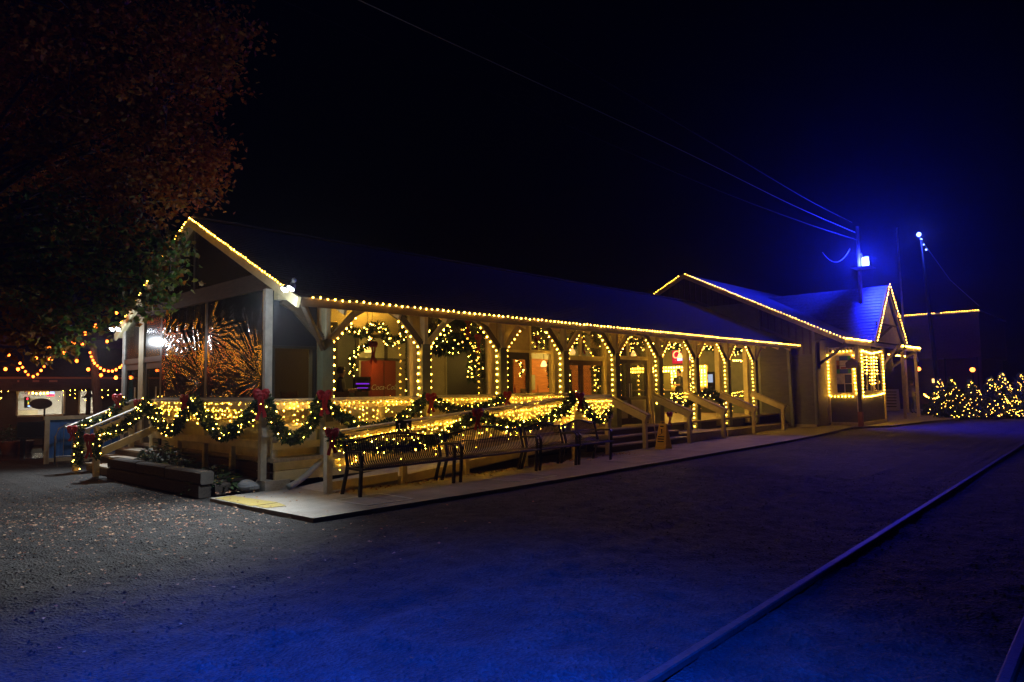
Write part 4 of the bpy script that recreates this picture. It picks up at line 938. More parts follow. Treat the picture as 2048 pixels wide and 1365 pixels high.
    w = part('window', M['cream'], t, lambda b: (b.box((xa-.035, 8.3, 1.27), (xa+.0, 8.34, 2.68)), b.box((xa-.035, 8.88, 1.27), (xa+.0, 8.92, 2.68)), b.box((xa-.036, 8.34, 1.96), (xa+.0, 8.88, 2.0)), b.box((xa-.035, 8.59, 1.27), (xa+.0, 8.615, 1.96)), b.box((xa-.034, 8.34, 1.6), (xa+.0, 8.88, 1.625))))
    cols = [['sgreen', 'sblue', 'swhite'], ['sred', 'swhite', 'samber'], ['samber', 'swhite', 'sred'], ['sgreen', 'sblue', 'sgreen']]
    yy = [8.341, 8.46, 8.76, 8.879]; zz = [2.679, 2.51, 2.32, 2.17, 2.001]
    for r in range(4):
        for c in range(3):
            part('stained_pane', M[cols[r][c]], w, lambda b: b.box((xa-.022, yy[c]+.006, zz[r+1]+.006), (xa-.01, yy[c+1]-.006, zz[r]-.006)))
    part('red_notice', M['red'], w, lambda b: b.box((xa-.028, 8.52, 2.19), (xa-.023, 8.72, 2.25)))
    for (q, e, z0, z1, m) in ((8.345, 8.588, 1.63, 1.958, 'char'), (8.617, 8.878, 1.63, 1.958, 'swhite'), (8.345, 8.588, 1.275, 1.598, 'ink'), (8.617, 8.878, 1.275, 1.598, 'ink')):
        part('lower_pane', M[m], w, lambda b: b.box((xa-.02, q, z0), (xa-.012, e, z1)))
    for x0 in (28.5, 29.95):
        w2 = part('window', M['cream'], t, lambda b: (b.box((x0, ya-.035, 1.27), (x0+.05, ya+.015, 2.7)), b.box((x0+1.05, ya-.035, 1.27), (x0+1.1, ya+.015, 2.7)), b.box((x0+.05, ya-.036, 2.64), (x0+1.05, ya+.015, 2.7)), b.box((x0+.05, ya-.036, 1.27), (x0+1.05, ya+.015, 1.33)), b.box((x0+.05, ya-.037, 1.98), (x0+1.05, ya+.014, 2.02)), b.box((x0+.53, ya-.034, 1.33), (x0+.57, ya+.013, 1.98))))
        part('pane', GL, w2, lambda b: b.box((x0+.051, ya-.02, 1.331), (x0+1.049, ya-.012, 2.639)))
        part('blind', M['darkwood'], w2, lambda b: b.box((x0+.051, ya-.006, 1.5), (x0+1.049, ya-.001, 2.639)))
    # steep front gablet over the bay, its roof running back into the main slope
    gx0, gx1, gz0, gz1, gy = 29.5, 34.05, 3.3, 5.72, 7.98; gxm = 31.68
    ymeet = ey_+(gz1-ez_)/sl
    gab = part('gablet_panel', M['cream'], t, lambda b: b.ext([(gx0+.12, gy, gz0+.02), (gx1-.12, gy, gz0+.02), (gxm, gy, gz1-.16)], (0, .06, 0)))
    n = 18
    for sg, xe in ((-1, gx0), (1, gx1)):
        b = MB()
        for i in range(n):
            t0, t1 = i/n, (i+1)/n
            x0_, x1_ = xe+(gxm-xe)*t0, xe+(gxm-xe)*t1; za, zb2 = gz0+(gz1-gz0)*t0, gz0+(gz1-gz0)*t1
            yb0 = ey_+(za-ez_)/sl+.05; yb1 = ey_+(zb2-ez_)/sl+.05
            b.add([(x0_+sg*.02, gy-.12, za+.01), (x0_+sg*.02, yb0, za+.01), (x1_, yb1, zb2), (x1_, gy-.12, zb2), (x0_, gy-.12, za), (x0_, yb0, za)], [(0, 1, 2, 3) if sg < 0 else (3, 2, 1, 0), (4, 5, 1, 0) if sg < 0 else (0, 1, 5, 4)])
        b.build('gablet_roof', M['bluemetal'], t)
        part('gablet_rake', M['dkbrace'], t, lambda b: b.beam((xe, gy-.1, gz0-.04), (gxm, gy-.1, gz1-.05), .05, .12))
    part('gablet_strut', M['dkbrace'], t, lambda b: (b.beam((gx0+.5, gy-.04, gz0+.75), (gx1-.55, gy-.04, gz0+.75), .05, .07), b.beam((gx0+.5, gy-.035, gz0+.05), (gxm+.7, gy-.035, gz0+.73), .05, .09)))
    part('gablet_bracket', M['dkbrace'], t, lambda b: (b.beam((31.5, ya-.02, 2.4), (31.5, gy-.5, 3.2), .09, .1), b.box((31.42, ya-.08, 2.2), (31.58, ya-.01, 3.25))))
    pbeam('gablet_bracket', M['dkbrace'], t, (34.2, ya+.9, 2.4), (34.2, gy-.1, 3.2), .09, .1)
    # bulbs
    light_string('warm bulbs along the right slope and eave of the taller depot gable', [[(X0-.16, ey_, ez_+.03), (X0-.16, ry_, rz_+.03)]], .125, .0135, group='roof edge light strings')
    light_string('warm bulbs on the short left slope of the taller depot gable', [[(X0-.16, 16.0, rz_-sl*(16-ry_)+.03), (X0-.16, ry_+.15, rz_-.04)]], .125, .0135, group='roof edge light strings')
    light_string('close set bulbs along the depot eave between gable and bay', [[(X0, ey_-.05, ez_+.02), (gx0, ey_-.05, ez_+.02)]], .14, .02, group='roof edge light strings')
    light_string('warm bulbs outlining the steep pointed gablet', [[(gx0-.02, gy-.22, gz0), (gxm, gy-.22, gz1+.04), (gx1+.02, gy-.22, gz0)]], .165, .018, group='roof edge light strings')
    light_string('close set bulbs on the eave right of the pointed gablet', [[(gx1+.1, ey_-.05, ez_+.02), (X1-.1, ey_-.05, ez_+.02)]], .12, .03, group='roof edge light strings')
    fx = xa-.06
    light_string('bulbs framing the stained glass window of the bay', [[(fx, yb-.08, 1.16), (fx, yb-.08, 2.75)], [(fx, ya+.2, 2.86), (fx, yb-.2, 2.86)], [(fx, ya+.08, 1.25), (fx, ya+.14, 2.8)], [(fx, yb-.15, 1.12), (fx, ya+.1, 1.12)]], .13, .023, group='bay window light strings')
    fy = ya-.06
    light_string('bulbs framing the track side windows of the bay', [[(28.35, fy, 1.15), (28.35, fy, 2.85)], [(28.4, fy, 2.88), (29.6, fy, 2.8), (31.1, fy, 2.92)], [(31.2, fy, 1.2), (31.2, fy, 2.85)], [(28.4, fy, 1.1), (29.7, fy, 1.12), (31.15, fy, 1.2)]], .13, .023, group='bay window light strings')
    light_string('bulb curtain hanging before the track side windows of the bay', [[(29.6, fy, 1.6), (29.6, fy, 2.78)], [(29.95, fy, 1.62), (29.95, fy, 2.8)], [(28.95, fy, 2.0), (28.95, fy, 2.75)], [(30.3, fy, 2.0), (30.3, fy, 2.75)]], .13, .023, group='bay window light strings')
    light_string('bulbs along the low porch rail beyond the bay', [[(34.3, 8.6, 2.9), (37.2, 8.6, 2.9)], [(35.6, 8.6, 2.95), (35.6, 8.6, 3.2)]], .2, .03, group='bay window light strings')
    # bird box on a post at the bay corner
    p = onx(1722, 846, xa-.25)
    t2 = thing('bird_box_post', 'slender post with dark peaked box at the bay corner', 'post', (p.x, p.y, 0))
    pbox('post', M['brown'], t2, (p.x-.05, p.y-.05, 0), (p.x+.05, p.y+.05, 2.3)); pbox('foot', M['pot'], t2, (p.x-.08, p.y-.08, 0), (p.x+.08, p.y+.08, .55))
    q = p+Vector((-.05, .22, 0))
    part('box', M['darkwood'], t2, lambda b: b.ext([(q.x, q.y-.2, 2.2), (q.x, q.y+.2, 2.2), (q.x, q.y+.22, 2.4), (q.x, q.y, 2.58), (q.x, q.y-.22, 2.4)], (.25, 0, 0)))
    tag(MB().tube([(26.4, 9.1, .1), (26.4, 9.1, 3.2), (26.45, 8.7, 3.3)], .045, 8).build('downspout', M['sage'], None, True), 'dark downspout at the corner of the taller depot', 'downspout')
depot()
def lamps_and_wires():
    L = Vector((31.0, 8.5, 6.72)); base = Vector((31.05, 8.74, 4.55))
    t = thing('service_mast', 'service mast with glaring blue lamp rising from the depot roof beside the pointed gablet', 'lamp mast', base)
    part('pole', M['bark'], t, lambda b: b.tube([base, base+Vector((0, 0, 3.75))], .085, 10, .07), True)
    h = part('lamp_head', M['steel'], t, lambda b: (b.tube([base+Vector((0, 0, 2.5)), base+Vector((.02, -.1, 2.55)), L+Vector((.05, .1, .2))], .025, 6), b.box((L.x-.0, L.y-.15, L.z-.22), (L.x+.08, L.y+.13, L.z+.23))))
    part('lens', E_['bluelamp'], h, lambda b: b.box((L.x-.03, L.y-.12, L.z-.18), (L.x-.001, L.y+.1, L.z+.19)))
    ld = bpy.data.lights.new('blue_lamp_light', 'POINT'); ld.color = (.012, .022, 1); ld.energy = 3800; ld.shadow_soft_size = .2
    lo = bpy.data.objects.new('blue_lamp_light', ld); COL.objects.link(lo); lo.location = L+Vector((-.3, -.05, -.02)); put(lo, t)
    ld = bpy.data.lights.new('blue_lamp_beam', 'SPOT'); ld.color = (.008, .014, 1); ld.energy = 8500; ld.shadow_soft_size = .2; ld.spot_size = math.radians(135); ld.spot_blend = .7
    lo = bpy.data.objects.new('blue_lamp_beam', ld); COL.objects.link(lo); lo.location = L+Vector((-.3, -.2, -.36)); lo.rotation_euler = Vector((3.5, -5.5, -6.7)).to_track_quat('-Z', 'Y').to_euler(); put(lo, t)
    part('added_light_shield', M['iron'], h, lambda b: b.box((L.x-.8, L.y-.38, L.z-.3), (L.x+.12, L.y+.36, L.z-.285)))  # added plate under the lamp, blocks its blue light from the platform slab
    # drip loops by the transformer
    tag(MB().tube(sag(onx(1645, 505, 30.6), onx(1700, 498, 30.9), .5, 12), .012, 5).build('drip_loop', M['pipe'], None, True), 'looped slack cable hanging beside the blue lamp', 'cable')
    for i, (z, pts, lb) in enumerate(((8.05, [(760, 20), (1340, 290)], 'overhead wire, the middle and brightest of three above the roof'), (7.7, [(860, 130), (1390, 362)], 'overhead wire, the lowest of three above the roof'), (8.5, [(1000, 40), (1460, 308)], 'overhead wire, the highest of three above the roof'))):
        a = (base.xy.to_3d() + Vector((0, (.1, .0, .2)[i], z))); m1 = onz(*pts[1], z+.1); m0 = onz(*pts[0], z+.6)
        far = m0+(m0-m1).normalized()*16
        o = MB().tube(spline([a, lerp(a, m1, .45)-Vector((0, 0, .08)), m1, m0, far], 10), .01, 5).build('overhead_wire', M['iron' if i else 'pipe'], None, True); tag(o, lb, 'wire', 'overhead wires')
    # second, dimmer lamp on a far pole
    c = onx(1838, 474, 50); 
    t = thing('distant_lamp_pole', 'tall dark pole with small dim blue lamps at its top, right of the pointed gablet', 'lamp pole', (c.x, c.y, GZ))
    part('pole', M['iron'], t, lambda b: b.tube([(c.x+.2, c.y-.6, GZ), (c.x, c.y-.1, c.z-.2)], .16, 8, .08), True)
    for k in range(4): part('lamp', E_['bluelamp2'], t, lambda b: b.ball((c.x, c.y-.12*k, c.z+.15-.35*k), (.14, .07, .05, .06)[k], 8, 5))
    ld = bpy.data.lights.new('distant_lamp_light', 'POINT'); ld.color = (.03, .06, 1); ld.energy = 420; ld.shadow_soft_size = .1
    lo = bpy.data.objects.new('distant_lamp_light', ld); COL.objects.link(lo); lo.location = (c.x-.3, c.y-.1, c.z+.1); put(lo, t)
    tag(MB().tube([(c.x, c.y, c.z), onx(1900, 560, 52), onx(1958, 612, 57.5)], .02, 5).build('guy_wire', M['pipe'], None), 'thin stay wire sloping from the distant lamp pole to the brick building', 'wire')
    # thin mast with lantern arm
    b0 = onz(1816, 826); 
    t = thing('lantern_mast', 'slim metal mast with lantern arm beside the person at the depot end', 'lamp post', b0)
    part('mast', M['cream'], t, lambda b: b.tube([b0, b0+Vector((0, 0, 6)), b0+Vector((.2, .1, 10.2))], .07, 8, .03), True)
    part('arm', M['cream'], t, lambda b: b.tube([b0+Vector((0, .5, 3.35)), b0+Vector((0, -.5, 3.35)), b0+Vector((0, -.62, 2.75))], .035, 6))
    part('lantern', E_['sodium'], t, lambda b: b.ball(b0+Vector((0, -.62, 2.35)), .11, 8, 5))
    b1 = onx(1945, 740, 56)
    t = thing('lantern_mast', 'short lantern with orange glow above the lit fir trees', 'lamp post', (b1.x, b1.y, GZ))
    part('mast', M['iron'], t, lambda b: b.tube([(b1.x, b1.y, GZ), (b1.x, b1.y, b1.z)], .05, 8)); part('lantern', E_['sodium'], t, lambda b: b.ball(b1, .16, 8, 5))
lamps_and_wires()
def far_building():
    x = 58; yl, yr = 14.5, onx(1957, 624, x).y; z0 = onx(1957, 715, x).z; zt = onx(1957, 624, x).z
    t = thing('brick_building', 'distant dark red brick building with bulb lit flat parapet', 'building', (x, yr, 0))
    part('upper_wall', M['brick'], t, lambda b: b.box((x, yr, z0), (x+12, yl+6, zt))); part('lower_wall', M['brick'], t, lambda b: b.box((x+2, yr+.3, GZ), (x+11.8, yl+5.8, z0-.001)))
    part('parapet_cap', M['tan'], t, lambda b: b.box((x-.12, yr-.1, zt), (x+12, yl+6, zt+.12)))
    part('pilaster', M['brick'], t, lambda b: (b.box((x-.08, yr, z0), (x-.001, yr+.4, zt-.01)), b.box((x-.08, yr+3, z0), (x-.001, yr+3.3, zt-.01))))
    for k in range(4): part('awning_post', M['iron'], t, lambda b: b.box((x+.1, yr+.2+k*2, GZ), (x+.2, yr+.3+k*2, z0-.001)))
    for k in range(3): 
        w = part('shop_window', M['darkwood'], t, lambda b: b.box((x+1.95, yr+.8+k*2, 1), (x+1.999, yr+2.2+k*2, 2.6)))
    part('lit_sign', E_['lamp'], t, lambda b: b.box((x+1.9, yr+3.2, 1.6), (x+1.94, yr+3.5, 1.9)))
    light_string('row of bulbs along the parapet of the brick building', [[(x-.16, yr, zt+.12), (x-.16, 11.0, zt+.12)], [(x-.16, 11.35, zt+.12), (x-.16, yl, zt+.12)]], .16, .017, group='roof edge light strings')
far_building()
def fir(i, x, y, h, r, label):
    rg = random.Random(50+i); t = thing('fir_tree', label, 'christmas tree', (x, y, GZ), 'lit fir trees')
    part('trunk', M['bark'], t, lambda b: b.tube([(x, y, GZ), (x, y, GZ+h)], .06, 6, .01)); b = MB(); q = MB()
    for k in range(150):
        z = h*(.1+.9*rg.random()**1.25); rr = r*(1-z/h)*rg.uniform(.75, 1.08)+.04; a = rg.uniform(0, 6.283)
        p0 = Vector((x, y, GZ+z)); p1 = p0+Vector((rr*math.cos(a), rr*math.sin(a), -.14*rr+.05)); needles(b, [p0, p1], .11, 85, rg, .13, .018)
    for k in range(int(64*h/2)):
        z = h*(.06+.94*rg.random()**1.15); rr = r*(1-z/h)*1.02+.04; a = rg.uniform(2.6, 5.4)
        q.octa((x+rr*math.cos(a), y+rr*math.sin(a), GZ+z), rg.uniform(.010, .0165))
    b.build('foliage', NEEDLE, t, kind='stuff'); q.build('fairy_bulbs', E_['fir'], t, kind='stuff')
for i, (px, py, h, r, lb) in enumerate(((1882, 833, 2.0, .75, 'lit fir nearest the depot, leftmost of the row'), (1906, 838, 2.0, .8, 'lit fir second from the left, with the densest bulbs'), (1943, 838, 1.95, .85, 'wide lit fir in the middle of the row, below the orange lantern'), (1985, 837, 2.05, .8, 'lit fir with heart shaped loop of bulbs, right of the middle'), (2008, 836, 2.3, .7, 'tall slim lit fir second from the right'), (2045, 836, 2.25, .8, 'lit fir cut off by the right edge of the picture'))):
    v = onz(px, py, GZ); fir(i, v.x, v.y, h*.9, r*1.25, lb)
v = onz(1862, 828, GZ)
light_string('loose bulb string reaching from the mast to the first fir', [sag(Vector((41, 8.7, 1.0)), Vector((38.7, 7.6, .9)), .15, 8)], .16, .03, group='bay window light strings')

# ------------------------------------------------------------------ people
def person(label, loc, rz, h, coat, legs, pose, hat=False):
    V = []; Ed = []; Rr = []
    def node(p, r, par=None):
        V.append(Vector(p)); Rr.append(r); k = len(V)-1
        if par is not None: Ed.append((par, k))
        return k
    pel = node((0, 0, .95), .14); chest = node((0, 0, 1.28), .155, pel); neck = node((0, .01, 1.47), .06, chest); hd = node((0, -.02, 1.57), .088, neck); node((0, -.015, 1.68), .085, hd)
    node((0, -.1, 1.59), .022, hd)
    for s in (-1, 1):
        hp = node((s*.09, 0, .88), .1, pel); kn = node((s*.1, -.03+pose.get('knee', 0)*s, .5), .065, hp); an = node((s*.11, .02, .1), .045, kn); node((s*.12, -.13, .05), .04, an)
        sh = node((s*.19, .0, 1.4), .062, chest)
        el = node(pose['el'][0 if s < 0 else 1], .048, sh); ha = node(pose['ha'][0 if s < 0 else 1], .034, el)
        hv = V[ha]; dv = (hv-V[el]).normalized(); sd = dv.cross(Vector((0, 1, .2))).normalized()
        for f in range(4): q = node(hv+dv*.07+sd*(f-1.5)*.02, .011, ha); node(hv+dv*(.13+.01*(f % 3))+sd*(f-1.5)*.022+Vector((0, -.015, 0)), .009, q)
        q = node(hv+dv*.03-sd*.04, .012, ha); node(hv+dv*.07-sd*.06, .01, q)
    me = bpy.data.meshes.new('body'); me.from_pydata(V, Ed, []); o = bpy.data.objects.new('body', me); COL.objects.link(o)
    sk = o.modifiers.new('skin', 'SKIN')
    for i, d in enumerate(me.skin_vertices[0].data): d.radius = (Rr[i], Rr[i]*(.75 if i == 1 else 1)); d.use_root = (i == 0)
    sb = o.modifiers.new('sub', 'SUBSURF'); sb.levels = 1; sb.render_levels = 1
    bpy.context.view_layer.update()
    m2 = bpy.data.meshes.new_from_object(o.evaluated_get(bpy.context.evaluated_depsgraph_get())); bpy.data.objects.remove(o)
    m2.materials.clear()
    for m in (coat, legs, M['skin'], M['iron']): m2.materials.append(m)
    for p in m2.polygons:
        c = p.center; z = c.z; p.use_smooth = True
        hand = min((c-Vector(pose['ha'][0])).length, (c-Vector(pose['ha'][1])).length) < .13 and (c-Vector(pose['ha'][0])).length*0 == 0
        p.material_index = 2 if z > 1.46 or hand else (0 if z > .9 else (3 if z < .11 else 1))
    t = thing('person', label, 'person', (0, 0, 0))
    b = bpy.data.objects.new('body', m2); COL.objects.link(b); b.parent = t
    hr = MB(); hr.ball((0, .0, 1.645), .108, 12, 8, (.95, 1.05, 1.0))
    hr.v = [(x, max(y, -.055) if z < 1.66 else y, max(z, 1.56)) for x, y, z in hr.v]; x = hr.build('hair', M['hair'], None, True); x.parent = t
    if hat:
        hh = MB(); hh.lathe((0, -.02, 1.69), [(.12, 0), (.115, .05), (.06, .1), (.01, .11)], 12); hh.box((-.07, -.22, 1.695), (.07, -.1, 1.71)); x = hh.build('cap', M['coat'], None, True); x.parent = t
    for s in (-1, 1):
        ey = MB(); ey.ball((s*.032, -.098, 1.605), .011, 6, 4); x = ey.build('eye', M['hair'], None); x.parent = t
    t.location = loc; t.rotation_euler = (0, 0, rz); t.scale = (h/1.75,)*3
    return t
P_dn = dict(el=((-.25, .02, 1.13), (.25, .02, 1.13)), ha=((-.24, -.1, .9), (.24, -.1, .9)))
P_fw = dict(el=((-.27, -.04, 1.14), (.27, -.04, 1.14)), ha=((-.12, -.28, 1.15), (.12, -.28, 1.12)), knee=.02)
v = onz(1826, 828); person('person in grey fleece and cap standing by the slim mast', (v.x, v.y, .0), .9, 1.75, M['greycoat'], M['jeans'], P_fw, True)
person('person in dark coat at the lit order window, taller of two', (24.4, 13.7, FZ), 4.5, 1.8, M['coat'], M['jeans'], P_fw)
person('shorter person in dark coat at the order window', (24.6, 13.25, FZ), 4.2, 1.65, M['coat'], M['coat'], P_dn)
person('person with pale apron inside the first glazed bay', (9.25, 14.3, FZ), .9, 1.7, M['coat'], M['whitecl'], P_fw)
# sandwich board beside the mast
v = onz(1783, 822)
t = thing('sandwich_board', 'white lettered sandwich board standing beyond the bay', 'sign', (v.x, v.y, 0))
for s in (-1, 1): part('panel', M['board'], t, lambda b: b.beam((v.x+s*.22, v.y-.0, .02), (v.x+s*.02, v.y, 1.25), .85, .03, up=(1, 0, 0)))
for k in range(6): part('text_line', M['ink'], t, lambda b: b.box((v.x-.23+k*.03, v.y-.33, .22+k*.17), (v.x-.21+k*.03, v.y+.3-.05*(k % 3), .27+k*.17)))

# ------------------------------------------------------------------ benches and floor sign
def bench(x0, L, label, n):
    t = thing('slatted_bench', label, 'bench', (x0+L/2, 8.95, 0), 'black steel benches'); m = M['iron']
    def top(u): return .80+.085*math.sin(math.pi*min(1, max(0, (u-.08)/.84)))**1.3
    yb, yf = 9.2, 8.74
    for i in range(n):
        u = (i+.5)/n; x = x0+.07+(L-.14)*u; tz = top(u)
        prof = [(yf-.015, .41), (yf, .445), (yf+.08, .452), (yb-.17, .43), (yb-.09, .44), (yb-.045, .49), (yb-.02, .6), (yb+.01, .72), (yb+.035, tz)]
        def sl_(b):
            w = (L-.14)/n*.46; q = [Vector((x, a, c)) for a, c in prof]
            for a, c in zip(q, q[1:]): b.add([a+Vector((-w/2, 0, 0)), a+Vector((w/2, 0, 0)), c+Vector((w/2, 0, 0)), c+Vector((-w/2, 0, 0)), a+Vector((-w/2, .004, -.006)), a+Vector((w/2, .004, -.006)), c+Vector((w/2, .006, -.004)), c+Vector((-w/2, .006, -.004))], [(0, 1, 2, 3), (7, 6, 5, 4), (0, 3, 7, 4), (1, 5, 6, 2)])
        part('slat', m, t, sl_)
    part('top_rail', m, t, lambda b: b.tube([(x0+.07+(L-.14)*k/20, yb+.04, top(k/20)+.005) for k in range(21)], .019, 8), True)
    part('seat_rail', m, t, lambda b: (b.tube([(x0, yf-.015, .415), (x0+L, yf-.015, .415)], .02, 8), b.tube([(x0, yb-.14, .41), (x0+L, yb-.14, .41)], .018, 8), b.tube([(x0, yb+.0, .66), (x0+L, yb+.0, .66)], .01, 6)))
    for x in (x0+.03, x0+L-.03):
        part('end_frame', m, t, lambda b: (b.beam((x, yf+.06, 0), (x, yf+.02, .62), .05, .045, up=(0, 1, 0)), b.beam((x, yb+.08, 0), (x, yb-.07, .43), .05, .045, up=(0, 1, 0)), b.beam((x, yb-.07, .43), (x, yb+.03, .82), .045, .04, up=(0, 1, 0)), b.tube([(x, yf+.02, .6), (x, yf+.06, .665), (x, yb-.15, .66), (x, yb-.02, .64)], .022, 7), b.beam((x, yf+.04, .4), (x, yb-.07, .41), .04, .04)))
bench(6.0, 1.95, 'black slatted steel bench nearest the camera, at the low end of the ramp', 42)
bench(8.05, 2.05, 'black slatted steel bench, second from the near end', 42)
bench(10.15, 1.2, 'shorter black slatted steel bench, third along the ramp', 26)
bench(11.4, 1.2, 'shorter black slatted steel bench beside the timber steps', 26)
v = onz(1327, 898)
t = thing('floor_sign', 'yellow folding wet floor sign standing before the timber steps', 'floor sign', (v.x, v.y, 0))
for s, c in ((-1, 0), (1, 1)):
    def pan(b):
        lo = Vector((v.x+s*.17, v.y, 0)); hi = Vector((v.x+s*.025, v.y, .64))
        b.ext([lo+Vector((0, -.15, 0)), lo+Vector((0, .15, 0)), hi+Vector((0, .1, 0)), hi+Vector((0, -.1, 0))], (.012, 0, 0))
    p_ = part('panel', M['orangecone'], t, pan)
    if s < 0:
        for k, (z, w) in enumerate(((.18, .09), (.24, .09), (.3, .09), (.56, .05))): part('print_bar', M['ink'], p_, lambda b: b.box((v.x-.17+z*.226-.006, v.y-w, z), (v.x-.17+z*.226, v.y+w, z+.03)))
        part('slipping_figure', M['ink'], p_, lambda b: (b.ball((v.x-.066, v.y+.0, .49), .022, 8, 4), b.beam((v.x-.072, v.y, .47), (v.x-.085, v.y-.02, .4), .03, .008), b.beam((v.x-.086, v.y-.02, .4), (v.x-.1, v.y+.05, .36), .02, .008)))
part('handle', M['orangecone'], t, lambda b: b.tube([(v.x, v.y-.05, .63), (v.x, v.y-.05, .7), (v.x, v.y+.05, .7), (v.x, v.y+.05, .63)], .012, 6))
v2 = onz(1326, 892)
tag(MB().tube([(v.x+.35, v.y+.4, .0), (v.x+.35, v.y+.55, 1.22)], .014, 7).build('broom_handle', M['tan'], None), 'thin pale pole leaning upright behind the yellow floor sign', 'pole')

# ------------------------------------------------------------------ planter, plants, stone and drain at the corner
t = thing('timber_planter', 'low planter of stacked dark railway timbers at the gable end', 'planter', (4.6, 12.8, GZ))
b = MB(); b.beam((4.62, 10.95, GZ+.1), (4.52, 15.0, GZ+.1), .2, .2, ch=.018); b.build('timber', M['timber'], t)
for ya, yb_ in ((10.93, 12.3), (12.33, 13.6), (13.62, 15.05)):
    part('timber', M['timbertop'] if ya < 12 else M['timber'], t, lambda b: b.beam((4.645-.024*(ya-10.9), ya, GZ+.31), (4.645-.024*(yb_-10.9), yb_, GZ+.3), .21, .2, ch=.025))
part('timber', M['timber'], t, lambda b: b.beam((4.75, 10.98, GZ+.1), (5.0, 10.98, GZ+.1), .2, .19))
part('planting_bed', M['mulch'], t, lambda b: b.box((4.72, 11.1, GZ), (5.55, 15.0, GZ+.2)))
def plant(label, x, y, z, n, h, w, seed, leaf=.16, name='leafy_plant'):
    rg = random.Random(seed); b = MB()
    for i in range(n):
        a = rg.uniform(0, 6.283); r = w*rg.random()**.6; hh = h*rg.uniform(.25, 1)
        p = Vector((x+r*math.cos(a), y+r*math.sin(a), z+hh*(1-.4*(r/w)))); d = Vector((math.cos(a), math.sin(a), rg.uniform(-.4, .7))).normalized(); s = d.cross(Vector((0, 0, 1))).normalized(); L = leaf*rg.uniform(.6, 1.2)
        dn = Vector((0, 0, -.25*L))
        b.add([p, p+d*L*.45+s*L*.2, p+d*L+dn, p+d*L*.45-s*L*.2], [(0, 1, 2), (0, 2, 3)])
    t = thing(name, label, 'plant', (x, y, z)); b.build('leaves', SHRUB, t, kind='stuff'); q = MB()
    for i in range(7): a = i*.9; q.tube([(x, y, z-.02), (x+w*.6*math.cos(a), y+w*.6*math.sin(a), z+h*.7)], .007, 4)
    q.build('stems', M['bark'], t); return t
plant('bushy shrub behind the planter timbers, left end', 5.05, 14.0, .1, 260, .62, .38, 1, .15)
plant('small leafy shrub behind the planter timbers, middle', 5.1, 13.2, .1, 130, .4, .3, 2, .13)
plant('low spiky leaved plant between the planter and the grey stone', 5.0, 11.35, .0, 260, .22, .4, 3, .2)
plant('low dark leaved plant against the porch corner', 5.25, 12.1, .05, 200, .26, .34, 4, .18)
b = MB(); b.ball((5.28, 10.85, .06), .19, 14, 9, (.8, 1.25, .62))
rg = random.Random(4); b.v = [(x+.018*math.sin(9*x+14*y), y+.015*math.sin(17*z+9*x), z+.012*math.sin(15*y)) for x, y, z in b.v]
tag(b.build('grey_stone', M['stone'], None, False), 'smooth grey stone lying beside the corner block', 'stone')
t = thing('corner_footing', 'rough concrete block footing under the white corner post', 'block', (5.55, 10.75, 0))
pbox('block', M['block'], t, (5.42, 10.56, GZ), (5.86, 10.86, .15)); 
tag(MB().tube([(5.42, 10.9, .02), (5.43, 10.87, .1), (5.45, 10.83, .16), (5.47, 10.8, .28)], .03, 8).build('drain_elbow', M['white'], None, True), 'short white drain elbow between stone and block', 'pipe')
tag(MB().tube(spline([(6.52, 10.66, 1.35), (6.52, 10.66, .6), (6.5, 10.64, .42), (6.2, 10.55, .22), (5.95, 10.48, .1), (5.75, 10.42, .04)], 6), .05, 10).build('downspout_pipe', M['pipe'], None, True), 'grey downspout pipe bending out to the slab by the first porch post', 'pipe')

